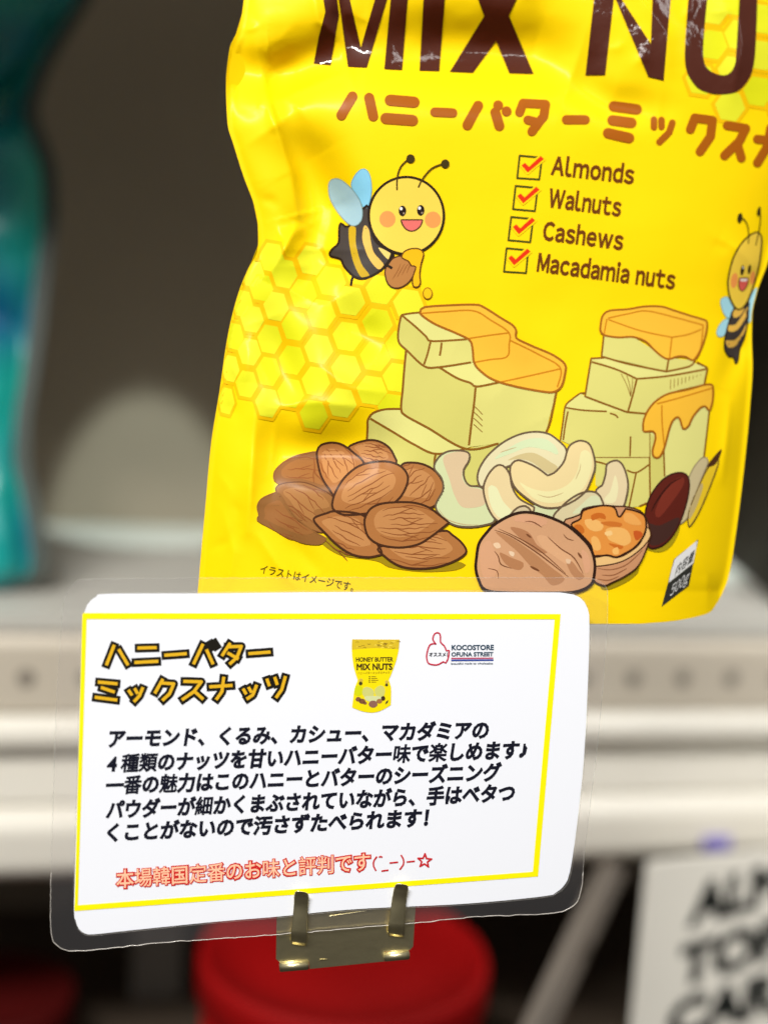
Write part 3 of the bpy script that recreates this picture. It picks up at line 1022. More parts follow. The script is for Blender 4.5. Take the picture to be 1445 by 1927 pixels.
almond(FAL, [(415, 170), (412, 100), (440, 60), (510, 45), (580, 60), (650, 110), (720, 180), (690, 270), (540, 390), (490, 350), (440, 270)], 14, axis=((440, 55), (600, 340)))
almond(FAL, [(975, 190), (1050, 178), (1130, 195), (1200, 240), (1245, 310), (1245, 370), (1215, 430), (1170, 475), (1050, 470), (940, 440), (960, 340), (950, 270)], 14, axis=((960, 420), (1180, 220)))
almond(FAL, [(515, 480), (515, 430), (540, 360), (600, 270), (690, 200), (800, 172), (900, 175), (975, 210), (1012, 270), (1000, 340), (950, 420), (860, 480), (740, 515), (620, 525), (560, 515)], 18, axis=((530, 490), (1000, 230)), nv=7)
almond(FAL, [(390, 560), (400, 540), (470, 515), (540, 500), (720, 530), (760, 640), (840, 770), (810, 795), (740, 805), (640, 785), (540, 720), (460, 640), (410, 590)], 18, axis=((400, 550), (820, 770)))
almond(FAL, [(820, 740), (1000, 700), (1240, 630), (1310, 660), (1370, 710), (1400, 760), (1380, 795), (1300, 840), (1180, 875), (1050, 880), (950, 860), (860, 800)], 18, axis=((840, 750), (1390, 770)))
almond(FAL, [(725, 580), (735, 530), (770, 480), (840, 450), (950, 440), (1060, 445), (1150, 475), (1220, 525), (1285, 575, 1), (1230, 620), (1150, 680), (1080, 720), (980, 740), (880, 735), (800, 710), (745, 660)], 22, axis=((740, 590), (1270, 580)), nv=7)

# ---- cashews
CO = (108, 88, 66)
C1, C2, C3 = (236, 220, 168), (228, 204, 158), (222, 232, 184)


def cashew(pts, base, f, tones=(), lines=()):
    a = Art(base)
    a.blob(FC(*pts), f, 0, CO, 3.6, 3)
    for tp, tc_ in tones:
        a.blob(FC(*tp), tc_, 1)
    for lp in lines:
        a.curve(FC(*lp), 1.6, (200, 172, 124), 2, True)
    a.build('printed_cashew', bag, bag_place, film_ink)


cashew([(60, 290), (90, 220), (150, 180), (230, 172), (290, 185), (302, 215), (290, 255), (262, 300), (265, 360), (300, 410), (390, 430), (450, 560), (470, 650), (400, 680), (300, 692), (200, 680), (120, 630), (70, 550), (120, 440), (110, 360)], 17, (214, 222, 170),
       [([(120, 230), (170, 190), (240, 180), (292, 195), (285, 250), (255, 300), (255, 370), (300, 420), (390, 445), (400, 540), (260, 560), (200, 480), (165, 370)], (222, 196, 156))], [[(90, 570), (150, 640), (260, 675), (360, 678)]])
cashew([(355, 340), (380, 270), (440, 190), (540, 110), (650, 60), (750, 45), (840, 60), (910, 110), (955, 160), (955, 230), (910, 310), (840, 360), (700, 280), (620, 260), (590, 270), (520, 300), (440, 360), (385, 420), (360, 390)], 17, (232, 222, 178),
       [([(470, 230), (560, 160), (680, 100), (800, 90), (880, 140), (900, 200), (820, 170), (700, 150), (590, 190)], (216, 230, 184)), ([(560, 240), (640, 200), (740, 190), (850, 250), (900, 290), (840, 330), (720, 250), (630, 230)], (212, 194, 140))], [[(510, 185), (570, 165), (620, 150)]])
a = Art(17)
a.blob(FC((560, 640), (640, 560), (720, 545), (900, 560), (890, 640), (700, 660)), (216, 222, 172), 0)
a.build('printed_cashew', bag, bag_place, film_ink)
cashew([(395, 440), (420, 350), (470, 285), (510, 270), (545, 290), (575, 340), (590, 420), (640, 500), (740, 560), (720, 600), (700, 640), (560, 660), (490, 650), (430, 570)], 21, (234, 212, 160),
       [([(430, 420), (480, 420), (530, 520), (600, 600), (560, 640), (490, 620), (440, 530)], (234, 234, 184))])
cashew([(1160, 440), (1200, 410), (1225, 330), (1235, 265), (1300, 240), (1345, 280), (1375, 380), (1370, 470), (1335, 570), (1260, 590), (1190, 540)], 21, (232, 212, 168),
       [([(1270, 400), (1290, 340), (1310, 420), (1290, 520), (1230, 530), (1215, 500), (1250, 460)], (240, 232, 182))])
cashew([(575, 310), (590, 260), (630, 238), (690, 255), (760, 290), (830, 342, 1), (880, 320), (940, 250), (965, 170), (990, 130), (1050, 105), (1110, 125), (1140, 190), (1152, 290), (1110, 410), (1080, 460), (1000, 520), (900, 560), (790, 555), (680, 490), (600, 410)], 25, (238, 216, 158),
       [([(640, 390), (720, 430), (840, 450), (960, 410), (1030, 320), (1060, 180), (1120, 190), (1130, 290), (1080, 420), (980, 500), (860, 530), (740, 500)], (240, 232, 172))], [[(760, 470), (840, 490), (940, 460)], [(1020, 370), (1050, 300), (1055, 260)]])
cashew([(870, 630), (930, 550), (1020, 480), (1110, 450), (1170, 465), (1200, 510), (1200, 570), (1060, 620), (960, 680)], 25, (222, 208, 164),
       [([(1000, 600), (1060, 540), (1130, 480), (1180, 490), (1185, 550), (1080, 590)], (220, 224, 180))])
cashew([(580, 625), (620, 565), (680, 550), (715, 580), (720, 620)], 25, (214, 196, 158))

# ---- macadamia nuts at right
a = Art(15)
a.blob(FD((1045, 960), (1080, 890), (1120, 850), (1145, 870), (1110, 960), (1075, 1060), (1050, 1140), (1000, 1180), (1010, 1080)), (206, 190, 146), 0, (150, 134, 104), 2)
a.blob(FD((1045, 1140), (1062, 1080), (1100, 990), (1140, 910), (1185, 850), (1195, 880), (1140, 1030), (1090, 1140), (1050, 1195)), (240, 204, 44), 1, (108, 84, 40), 2.2)
a.blob(FD((1052, 1100), (1080, 1030), (1110, 980), (1118, 1000), (1085, 1100), (1050, 1160)), (200, 178, 120), 2)
a.blob(FD((1140, 895), (1170, 850), (1212, 808), (1195, 860), (1175, 890)), (78, 46, 24), 3)
a.build('printed_macadamia', bag, bag_place, film_ink)
a = Art(19)
a.blob(FD((830, 1150), (850, 1060), (900, 980), (960, 935), (1020, 928), (1048, 960), (1045, 1040), (1010, 1160), (960, 1250), (900, 1297), (845, 1290)), (96, 34, 24), 0, (58, 24, 18), 3)
a.blob(FD((835, 1180), (900, 1190), (990, 1150), (1000, 1170), (955, 1245), (900, 1285), (850, 1280)), (70, 42, 36), 1)
a.blob(FD((930, 1010), (980, 960), (1020, 950), (1020, 990), (960, 1080), (900, 1150), (880, 1120)), (124, 48, 34), 1)
a.curve(FD((860, 1120), (900, 1050), (960, 980), (1015, 950)), 3, (54, 20, 14), 2, True)
a.build('printed_macadamia', bag, bag_place, film_ink)

# ---- walnuts
a = Art(29)
q = a.blob(FW_((725, 215), (790, 175), (850, 150), (870, 110), (1000, 85), (1110, 90), (1200, 95), (1300, 125), (1350, 190), (1385, 310, 1), (1300, 520), (1200, 610), (1080, 670), (1030, 690), (950, 650), (940, 550), (800, 400)), (208, 150, 108), 0, (70, 38, 20), 2.6, 5)
a.blob(FW_((940, 470), (1050, 465), (1120, 480), (1200, 450), (1300, 370), (1350, 250), (1380, 310), (1320, 400), (1200, 490), (1080, 530), (940, 540)), (240, 196, 130), 1, (70, 38, 20), 2.2, 4)
a.blob(FW_((780, 230), (850, 185), (865, 130), (940, 100), (1030, 85), (1105, 100), (1130, 160, 1), (1150, 170), (1190, 110, 1), (1260, 125), (1330, 160), (1345, 230), (1330, 310), (1260, 400), (1180, 450), (1120, 475), (1050, 460), (950, 470), (930, 390), (850, 300)), (232, 150, 66), 2, (56, 28, 14), 3.4, 5)
for tp, tc_ in (([(800, 240), (850, 230), (880, 270), (860, 300)], (206, 112, 36)), ([(880, 195), (960, 190), (1020, 225), (1010, 270), (950, 280), (900, 250)], (246, 188, 108)),
                ([(930, 160), (980, 140), (1030, 150), (1040, 190), (990, 180), (940, 200)], (206, 108, 36)), ([(1040, 270), (1100, 250), (1180, 260), (1220, 300), (1230, 360), (1180, 390), (1120, 370), (1060, 340)], (246, 186, 104)),
                ([(1060, 370), (1120, 380), (1170, 390), (1160, 415), (1100, 400)], (208, 110, 36)), ([(930, 330), (970, 320), (1000, 370), (1000, 420), (950, 420)], (246, 184, 100)),
                ([(1180, 150), (1230, 140), (1290, 190), (1310, 230), (1240, 230), (1180, 200)], (242, 172, 90)), ([(1250, 280), (1300, 280), (1320, 310), (1270, 350)], (204, 92, 36)),
                ([(1000, 215), (1080, 205), (1160, 220), (1150, 245), (1060, 240)], (210, 118, 44)), ([(1090, 420), (1130, 400), (1140, 450), (1100, 455)], (248, 190, 108)), ([(1030, 290), (1080, 275), (1090, 305), (1050, 315)], (252, 208, 138))):
    kn = getattr(a, 'kn', 0.0) + 0.12
    a.kn = kn
    a.blob(FW_(*tp), tc_, 2.6 + kn)
for lp in ([(980, 560), (1080, 570), (1200, 530), (1320, 420)], [(1010, 610), (1100, 610), (1200, 560)], [(980, 640), (1060, 650), (1140, 620)]):
    a.curve(FW_(*lp), 2.0, (150, 94, 58), 3, True)
a.build('printed_walnut', bag, bag_place, film_ink)
a = Art(35)
a.blob(FW_((65, 480), (85, 370), (150, 280), (200, 230), (300, 170), (400, 138), (500, 142), (620, 175), (740, 230), (840, 310), (920, 400), (955, 500), (955, 600), (930, 680), (840, 730), (700, 745), (300, 745), (130, 720), (80, 640), (60, 560)), (216, 164, 122), 0, (48, 28, 18), 5.4, 4)
for tp, tc_ in (([(210, 285), (330, 330), (450, 410), (520, 460), (620, 545), (730, 640), (640, 690), (560, 610), (470, 540), (380, 440), (300, 370)], (188, 134, 92)),
                ([(320, 250), (400, 260), (470, 300), (520, 380), (600, 440), (540, 440), (440, 370), (370, 310)], (184, 128, 88)),
                ([(520, 320), (600, 320), (700, 400), (780, 470), (820, 560), (740, 530), (640, 460), (560, 400)], (226, 174, 130)),
                ([(100, 400), (160, 350), (200, 420), (240, 520), (200, 620), (130, 640), (95, 540)], (222, 168, 128)),
                ([(240, 440), (330, 480), (420, 520), (400, 570), (330, 560), (270, 510)], (186, 130, 88)),
                ([(740, 500), (790, 510), (840, 580), (880, 620), (840, 650), (780, 600)], (190, 136, 96)),
                ([(380, 160), (500, 165), (600, 200), (560, 240), (440, 215), (350, 200)], (222, 166, 128)),
                ([(860, 420), (910, 460), (925, 560), (890, 600), (870, 520)], (224, 168, 130)),
                ([(190, 375), (230, 365), (250, 400), (215, 410)], (240, 206, 168)), ([(310, 430), (350, 440), (345, 470), (320, 460)], (240, 210, 176)), ([(740, 490), (775, 495), (770, 525), (745, 520)], (232, 196, 160))):
    kn = getattr(a, 'kn', 0.0) + 0.1
    a.kn = kn
    a.blob(FW_(*tp), tc_, 0.7 + kn)
for lp, w in (([(200, 270), (330, 320), (520, 440), (760, 625)], 2.6), ([(230, 260), (400, 340), (560, 440), (740, 600)], 2.0), ([(430, 205), (490, 210), (560, 250)], 2.2), ([(200, 430), (230, 470), (250, 530), (330, 560)], 2.2), ([(600, 320), (700, 410), (800, 480), (870, 600)], 2.4), ([(720, 300), (750, 335), (800, 350)], 2.0), ([(440, 300), (480, 330)], 4), ([(470, 545), (540, 580)], 4.5), ([(830, 440), (860, 485)], 4.5), ([(150, 560), (220, 580), (230, 640)], 1.8)):
    a.curve(FW_(*lp), w, (122, 74, 44), 2, True)
a.build('printed_walnut', bag, bag_place, film_ink)

# ---- weight tag
a = Art(6)
a.fill(straight(FD((975, 1360), (1093, 1262), (1070, 1380), (945, 1480))), (238, 238, 236), 0)
a.fill(straight(FD((945, 1480), (1070, 1380), (1048, 1490), (915, 1592))), (52, 52, 48), 0)
tg = FD((975, 1360), (1093, 1262), (1070, 1380), (945, 1480), (915, 1592), (945, 1480))
a.strokes([tg + tg[:1]], 1.2, (70, 70, 50), 1)
a.text('内容量', FD((978, 1440))[0], FD((1068, 1362))[0], 26, (40, 40, 38), 2, bold=0.02, yv=(0.26, -0.97), mono=True)
a.text('500g', FD((952, 1545))[0], FD((1042, 1470))[0], 31, (240, 240, 238), 2, bold=0.0, yv=(0.26, -0.97), plain=True)
a.build('weight_mark', bag, bag_place, film_ink)

# ---- bees
a = Art(6)
BK = (40, 26, 14)
a.blob(FE((305, 350), (340, 250), (400, 192), (450, 200), (485, 270), (495, 400), (470, 520), (430, 570), (380, 470)), (140, 210, 240), 0, (110, 170, 190), 1.4, 1)
a.blob(FE((205, 700), (280, 730), (420, 560), (470, 560), (520, 850), (700, 990), (640, 1080), (560, 1160), (440, 1215), (340, 1205), (240, 1110), (205, 1040), (110, 1010), (105, 975), (130, 940), (185, 885), (190, 780)), (70, 62, 58), 2, BK, 4.2, 4)
a.blob(FE((285, 735), (345, 740), (350, 900), (400, 1080), (475, 1190), (400, 1208), (330, 1080), (288, 900)), (206, 168, 26), 3)
a.blob(FE((430, 720), (470, 760), (490, 880), (520, 980), (610, 1090), (560, 1135), (470, 1030), (415, 880), (410, 800)), (240, 194, 92), 3)
a.blob(FE((560, 930), (680, 990), (650, 1040)), (246, 216, 120), 3)
a.blob(FE((90, 380), (100, 310), (150, 280), (220, 300), (320, 390), (390, 500), (410, 600), (395, 680), (340, 725), (270, 700), (180, 600), (110, 480)), (164, 200, 214), 5, (130, 160, 160), 1.4, 6)
a.curve(FE((322, 1200), (308, 1235), (302, 1288)), 4.2, BK, 3)
head = ellipse(*FE((822, 628))[0], 70.5, 72.5)
a.fill(head, (250, 216, 84), 7)
a.line(head + head[:1], 4.8, BK, 9, closed=True)
for cx in ((645, 662), (1072, 668)):
    a.fill(ellipse(*FE(cx)[0], 15.2, 15.6), (246, 160, 84), 8)
for ex in ((786, 585), (958, 580)):
    p = FE(ex)[0]
    a.fill(ellipse(p[0], p[1], 7.2, 10.4), (36, 22, 18), 8)
    a.fill(ellipse(p[0] - 2.4, p[1] - 4.4, 2.8, 3.2), (250, 246, 236), 9)
    a.fill(ellipse(p[0] + 2.4, p[1] + 4.4, 1.6, 1.8), (170, 150, 130), 9)
m = FE((772, 668, 1), (975, 668, 1), (960, 720), (920, 760), (870, 776), (820, 757), (785, 712))
q = a.blob(m, (236, 116, 108), 8, (70, 40, 20), 2.6, 9)
for lp in ([(735, 390), (735, 300), (745, 230), (775, 160), (830, 105)], [(935, 365), (980, 275), (1060, 185), (1150, 145)]):
    a.curve(FE(*lp), 3.0, (74, 54, 10), 10)
for bp_ in ((862, 92), (1188, 140)):
    a.fill(ellipse(*FE(bp_)[0], 8.3, 8.3), (66, 52, 12), 10)
a.blob(FE((620, 1160), (650, 1090), (700, 1030), (780, 1010), (870, 1060), (915, 1110), (900, 1170), (850, 1250), (780, 1300), (710, 1310), (650, 1270)), (186, 126, 68), 10, (84, 46, 18), 2.6, 11)
for i in range(4):
    a.curve(FE((690 + 45 * i, 1230 - 20 * i), (740 + 40 * i, 1150 - 20 * i), (770 + 38 * i, 1080)), 1.6, (150, 92, 44), 11, True)
a.blob(FE((780, 1025), (800, 970), (870, 940), (950, 945), (985, 990), (962, 1080), (948, 1180), (955, 1260), (930, 1300), (888, 1292), (880, 1220), (912, 1112), (870, 1100), (840, 1055)), (250, 188, 14), 12, (96, 56, 8), 2.6, 13)
a.curve(FE((692, 985), (660, 1060), (612, 1115)), 6, BK, 12)
a.curve(FE((640, 1095), (690, 1125)), 5, BK, 12)
q = ellipse(*FE((1022, 1360))[0], 8.6, 10.6)
a.fill(q, (250, 200, 20), 10)
a.line(q + q[:1], 1.8, (150, 94, 10), 11, closed=True)
a.build('printed_bee', bag, bag_place, film_ink)

a = Art(6)
for w in ([(330, 1140), (350, 1090), (410, 1075), (450, 1150), (480, 1220), (430, 1320), (370, 1270)], [(285, 1480), (320, 1390), (380, 1330), (425, 1330), (395, 1490), (320, 1530)], [(660, 1110), (710, 1000), (745, 975), (720, 1150), (680, 1340), (640, 1360), (650, 1200)]):
    a.blob(F2(*w), (166, 218, 230), 0, (120, 160, 150), 1.2, 1)
a.blob(F2((490, 1210), (640, 1140), (650, 1180), (640, 1350), (600, 1540), (550, 1660), (530, 1790), (500, 1835), (480, 1760), (430, 1755), (385, 1690), (375, 1600), (395, 1480), (440, 1320)), (66, 58, 54), 2, BK, 2.6, 4)
for s in ([(480, 1230), (600, 1200), (550, 1290), (480, 1310)], [(420, 1390), (500, 1390), (640, 1190), (620, 1300), (520, 1450), (440, 1470), (410, 1440)], [(390, 1570), (480, 1570), (560, 1500), (625, 1380), (600, 1480), (500, 1630), (420, 1650)]):
    a.blob(F2(*s), (238, 188, 80), 3)
a.blob(F2((415, 960), (420, 850), (470, 650), (560, 480), (660, 380), (745, 342), (790, 380), (797, 480), (770, 700), (720, 900), (640, 1120), (560, 1215), (500, 1200), (440, 1090)), (246, 208, 70), 5, (58, 40, 10), 3.0, 8)
for p, rx, ry, c in (((487, 890), 6.6, 14.5, (244, 156, 78)), ((692, 860), 4.6, 13, (244, 156, 78)), ((578, 775), 3.6, 10, (36, 22, 14)), ((657, 765), 3.0, 9.2, (36, 22, 14))):
    a.fill(ellipse(*F2(p)[0], rx, ry, 0.15), c, 6)
a.fill(ellipse(*F2((586, 745))[0], 1.2, 2.2), (250, 246, 236), 7)
a.blob(F2((545, 860, 1), (645, 860, 1), (640, 930), (600, 1000), (560, 1005), (535, 950)), (222, 96, 84), 6, (58, 34, 16), 1.8, 8)
a.fill(straight(F2((556, 872), (636, 872), (628, 898), (560, 898)), True, 4), (244, 240, 232), 7)
for lp in ([(645, 475), (650, 380), (640, 280), (615, 220), (580, 180)], [(730, 490), (765, 330), (783, 200), (780, 120)]):
    a.curve(F2(*lp), 2.0, (58, 44, 10), 9)
a.fill(ellipse(*F2((550, 180))[0], 4.8, 9.4, 0.2), (58, 44, 16), 9)
a.fill(ellipse(*F2((765, 105))[0], 3.4, 9.0, 0.2), (58, 44, 16), 9)
a.build('printed_bee', bag, bag_place, film_ink)


# teal pouch standing on the shelf at far left (mostly out of the frame)
TL = [(-330, -420), (0, -400), (215, -330), (400, -400), (760, -420), (1085, -440), (1108, -400)]
TR = [(-330, 210), (-100, 185), (0, 150), (70, 108), (150, 66), (212, 50), (262, 66), (320, 84), (400, 88), (500, 74), (600, 62), (700, 48), (800, 34), (860, 32), (930, 46), (1000, 60), (1060, 66), (1085, 58), (1108, 10)]


def teal_relief(u, v):
    L, R = interp(TL, v), interp(TR, v)
    e = np.maximum(np.minimum(u - L, R - u), 0)
    d = 0.03 * (1 - np.exp(-np.clip(e - 14, 0, None) / 90.0))
    soft = np.clip(e / 30.0, 0, 1)
    for pl, h, w in [([(60, 205), (0, 225), (-120, 230)], -0.016, 40), ([(110, 60), (60, 140), (-20, 180)], -0.012, 30), ([(75, 640), (20, 620), (-60, 560)], -0.008, 36), ([(60, 380), (10, 420)], 0.006, 60), ([(30, 820), (0, 930), (10, 1060)], 0.006, 34)]:
        best = np.full(u.shape, 1e9)
        for a_, b_ in zip(pl[:-1], pl[1:]):
            dd, t = seg_dist(u, v, a_, b_)
            best = np.minimum(best, dd)
        d = d + h * np.exp(-(best / w) ** 2) * soft
    return d + 0.010 * vnoise(u, v, 150, 4.0) * soft + 0.004 * vnoise(u, v, 60, 9.0) * soft


def teal_base(u, v):
    return 0.985 + 0.0 * u


teal = empty('teal_pouch', P(-150, 1108, 0.985), 'teal pouch with pinched waist and pale sealed edge on the off-white shelf', 'pouch')
teal_m = mat('teal_film', lin((0, 150, 134)), rough=0.4, coat=0.3, coat_rough=0.2)
_nt = teal_m.node_tree
_tc, _nz, _rp = _nt.nodes.new('ShaderNodeTexCoord'), _nt.nodes.new('ShaderNodeTexNoise'), _nt.nodes.new('ShaderNodeValToRGB')
_nz.inputs['Scale'].default_value = 7.5
_nz.inputs['Detail'].default_value = 1.5
_rp.color_ramp.elements[0].position, _rp.color_ramp.elements[1].position = 0.38, 0.62
_rp.color_ramp.elements[0].color, _rp.color_ramp.elements[1].color = lin((0, 88, 136)), lin((0, 166, 150))
_nt.links.new(_tc.outputs['Object'], _nz.inputs['Vector'])
_nt.links.new(_nz.outputs['Fac'], _rp.inputs['Fac'])
_nt.links.new(_rp.outputs['Color'], _nt.nodes['Principled BSDF'].inputs['Base Color'])
build_pouch_body('pouch_body', teal, teal_m, TL, TR, teal_relief, teal_base, 0.05, -330, 1108, 8)
# pale seal along its right edge
vv = np.linspace(-325, 1100, 90)
R = interp(TR, vv)
sv, sf = [], []
for k in range(len(vv)):
    sv += [P(R[k] - 6, vv[k], 0.983), P(R[k] + 24, vv[k], 0.984)]
for k in range(len(vv) - 1):
    sf.append((2 * k, 2 * k + 2, 2 * k + 3, 2 * k + 1))
mesh_obj('sealed_edge', [tuple(x) for x in sv], sf, [mat('seal_grey', lin((62, 72, 68)), rough=0.5)], teal)

# red tubs
tc_ = P(648, 1785, 0.975)
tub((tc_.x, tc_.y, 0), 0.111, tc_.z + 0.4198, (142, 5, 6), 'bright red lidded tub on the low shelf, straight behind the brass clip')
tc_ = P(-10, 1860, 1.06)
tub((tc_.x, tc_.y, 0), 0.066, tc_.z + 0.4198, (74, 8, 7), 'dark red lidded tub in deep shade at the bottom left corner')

# ------------------------------------------------------------------ white pack with slanted lettering, lower right
def pack_z(u, v):
    return 1.0 / (1 / 0.905 - 0.11 * (u - 1200) / 400.0)


pack = empty('printed_pack', P(1400, 2060, 0.93), 'white pack with slanting black capital lettering under the shelf at lower right', 'pack')
pc = [(1213, 1616), (1700, 1572), (1690, 2100), (1166, 2100)]
fr = [P(u, v, pack_z(u, v)) for u, v in pc]
bk = [p + Vector((0.045, 0.06, -0.045)) for p in fr]
bm_obj('pack_body', box_bm(fr + bk, 0.004), mat('pack_white', lin((230, 226, 215)), rough=0.4, coat=0.2, vary=0.02), pack)


def pack_place(uv, layer):
    return Pn(uv, pack_z(uv[:, 0], uv[:, 1]) - 0.0005 - layer * 3e-5)


pk = Art()
PK = (18, 22, 20)
for s, o, e in (('ALM', (1292, 1742), (1475, 1690)), ('TOF', (1272, 1856), (1470, 1796)), ('CAR', (1250, 1962), (1462, 1898))):
    pk.text(s, o, e, 104, PK, bold=0.06, yv=(0.12, -0.99))
pk.build('pack_lettering', pack, pack_place, paper_ink)

# ------------------------------------------------------------------ support that carries pouch and clip, hidden behind the card
lz = min((P(u, 1174, float(bag_base(np.array([u]), np.array([1174.]))[0] - 0.01))).z for u in (620, 760, 900)) - 0.001
br = empty('display_bracket', P(650, 1800, 0.50), 'white steel bracket behind the white card carrying the yellow pouch and the brass clip', 'bracket')
steel = mat('bracket_white', lin((214, 212, 206)), rough=0.4)
pf = P(650, 1500, 0.497)
bm_obj('ledge', box_bm(aabb(pf.x - 0.040, pf.x + 0.075, pf.y + 0.004, pf.y + 0.05, lz - 0.003, lz), 0.0008), steel, br)
zb = P(650, 1800, 0.50).z
bm_obj('post', box_bm(aabb(pf.x - 0.012, pf.x + 0.012, pf.y + 0.006, pf.y + 0.010, zb, lz - 0.0032), 0.0005), steel, br)
bm_obj('arm', box_bm(aabb(pf.x - 0.012, pf.x + 0.012, pf.y + 0.0102, Y0 - 0.001, zb + 0.004, zb + 0.010), 0.0005), steel, br)

# ------------------------------------------------------------------ laminated card
# plane of the card: 1/Z is linear over the picture
def card_z(u, v):
    zl, zr = 0.459, 0.484
    a = 1 / zl + (1 / zr - 1 / zl) * (u - 150.0) / 940.0
    return 1.0 / (a - 0.020 * (v - 1400.0) / 300.0)


def card_place(uv, layer):
    return Pn(uv, card_z(uv[:, 0], uv[:, 1]) - 0.00012 - layer * 2.2e-5)


def card_pt(u, v, dz=0.0):
    return P(u, v, float(card_z(u, v)) + dz)


card = empty('sign_card', card_pt(610, 1700), 'white laminated sign card with yellow border and Japanese lettering, held by brass clip', 'sign')
OUT = [(155, 1185), (158, 1163), (165, 1138), (183, 1122), (207, 1117.5), (400, 1116.5), (650, 1114), (1000, 1114.5), (1062, 1116), (1090, 1124), (1105, 1145), (1108.5, 1180), (1105, 1300), (1097, 1440), (1084, 1560), (1072, 1640), (1062, 1665), (1045, 1680), (1020, 1687), (870, 1701), (668, 1711), (522, 1725), (402, 1735), (235, 1752), (180, 1758), (161, 1757), (149, 1748), (143, 1732), (140, 1712), (143, 1600), (147, 1480), (151, 1320)]
FILM = [(117, 1170), (124, 1120), (142, 1098), (170, 1090), (375, 1088), (760, 1087), (1080, 1087), (1111, 1088.5), (1130, 1095), (1140, 1106), (1143, 1125), (1140, 1200), (1128, 1360), (1112, 1500), (1099, 1606), (1094, 1668), (1085, 1696), (1064, 1713), (1021, 1720), (889, 1726), (781, 1737), (640, 1749), (480, 1762), (328, 1772), (200, 1785), (130, 1789.5), (107, 1778), (97, 1757), (96, 1690), (99, 1560), (106, 1350)]


def slab(name, outline, z0, z1, m, parent, grid=40):
    q = catmull(outline, True, 12)
    vs, ts = cdt([q], grid=grid)
    uv = np.array(vs)
    f = Pn(uv, card_z(uv[:, 0], uv[:, 1]) + z0)
    b = Pn(uv, card_z(uv[:, 0], uv[:, 1]) + z1)
    n = len(vs)
    faces = []
    for t in ts:
        a_, b_, c_ = (uv[i] for i in t)
        if (b_[0] - a_[0]) * (c_[1] - a_[1]) - (b_[1] - a_[1]) * (c_[0] - a_[0]) > 0:
            t = tuple(reversed(t))
        faces.append(t)
        faces.append(tuple(i + n for i in reversed(t)))
    from collections import Counter
    ec = Counter()
    for t in ts:
        for i in range(3):
            ec[tuple(sorted((t[i], t[(i + 1) % 3])))] += 1
    for (i, j), k in ec.items():
        if k == 1:
            faces.append((i, j, j + n, i + n))
    return mesh_obj(name, np.concatenate([f, b]), faces, [m], parent, smooth=False)


paper = mat('card_paper', lin((238, 241, 249)), rough=0.45, coat=0.35, coat_rough=0.08, spec=0.3, bump=0.02, bump_scale=18)
slab('paper', OUT, 0.0, 0.00025, paper, card)

fm = bpy.data.materials.new('clear_film')
fm.use_nodes = True
nt = fm.node_tree
for n in list(nt.nodes):
    nt.nodes.remove(n)
out = nt.nodes.new('ShaderNodeOutputMaterial')
tr = nt.nodes.new('ShaderNodeBsdfTransparent')
tr.inputs[0].default_value = (0.985, 0.98, 0.98, 1)
gl = nt.nodes.new('ShaderNodeBsdfGlossy')
gl.inputs['Roughness'].default_value = 0.12
df = nt.nodes.new('ShaderNodeBsdfDiffuse')
df.inputs[0].default_value = (0.75, 0.73, 0.76, 1)
m1 = nt.nodes.new('ShaderNodeMixShader')
m1.inputs[0].default_value = 0.036
m2 = nt.nodes.new('ShaderNodeMixShader')
fr_ = nt.nodes.new('ShaderNodeFresnel')
fr_.inputs[0].default_value = 1.45
nz = nt.nodes.new('ShaderNodeTexNoise')
nz.inputs['Scale'].default_value = 40
tcn = nt.nodes.new('ShaderNodeTexCoord')
bpn = nt.nodes.new('ShaderNodeBump')
bpn.inputs['Strength'].default_value = 0.25
bpn.inputs['Distance'].default_value = 0.004
nt.links.new(tcn.outputs['Object'], nz.inputs['Vector'])
nt.links.new(nz.outputs['Fac'], bpn.inputs['Height'])
nt.links.new(bpn.outputs['Normal'], gl.inputs['Normal'])
nt.links.new(tr.outputs[0], m1.inputs[1])
nt.links.new(df.outputs[0], m1.inputs[2])
nt.links.new(fr_.outputs[0], m2.inputs[0])
nt.links.new(m1.outputs[0], m2.inputs[1])
nt.links.new(gl.outputs[0], m2.inputs[2])
nt.links.new(m2.outputs[0], out.inputs[0])
q = catmull(FILM, True, 12)
vs, ts = cdt([q], grid=45)
uv = np.array(vs)
mesh_obj('clear_film', Pn(uv, card_z(uv[:, 0], uv[:, 1]) + 0.0004), ts, [fm], card, smooth=True)


def tube(name, pts, r, m, parent, n=6):
    vs, fs = [], []
    N = len(pts)
    for i, p in enumerate(pts):
        d = (pts[(i + 1) % N] - pts[i - 1]).normalized()
        s = d.cross(fwd).normalized()
        t = s.cross(d).normalized()
        rr = r * (0.75 + 0.5 * rnd.random())
        for k_ in range(n):
            a_ = 2 * math.pi * k_ / n
            vs.append(tuple(p + s * rr * math.cos(a_) + t * rr * math.sin(a_)))
    for i in range(N):
        for k_ in range(n):
            j = (i + 1) % N
            fs.append((i * n + k_, i * n + (k_ + 1) % n, j * n + (k_ + 1) % n, j * n + k_))
    return mesh_obj(name, vs, fs, [m], parent)


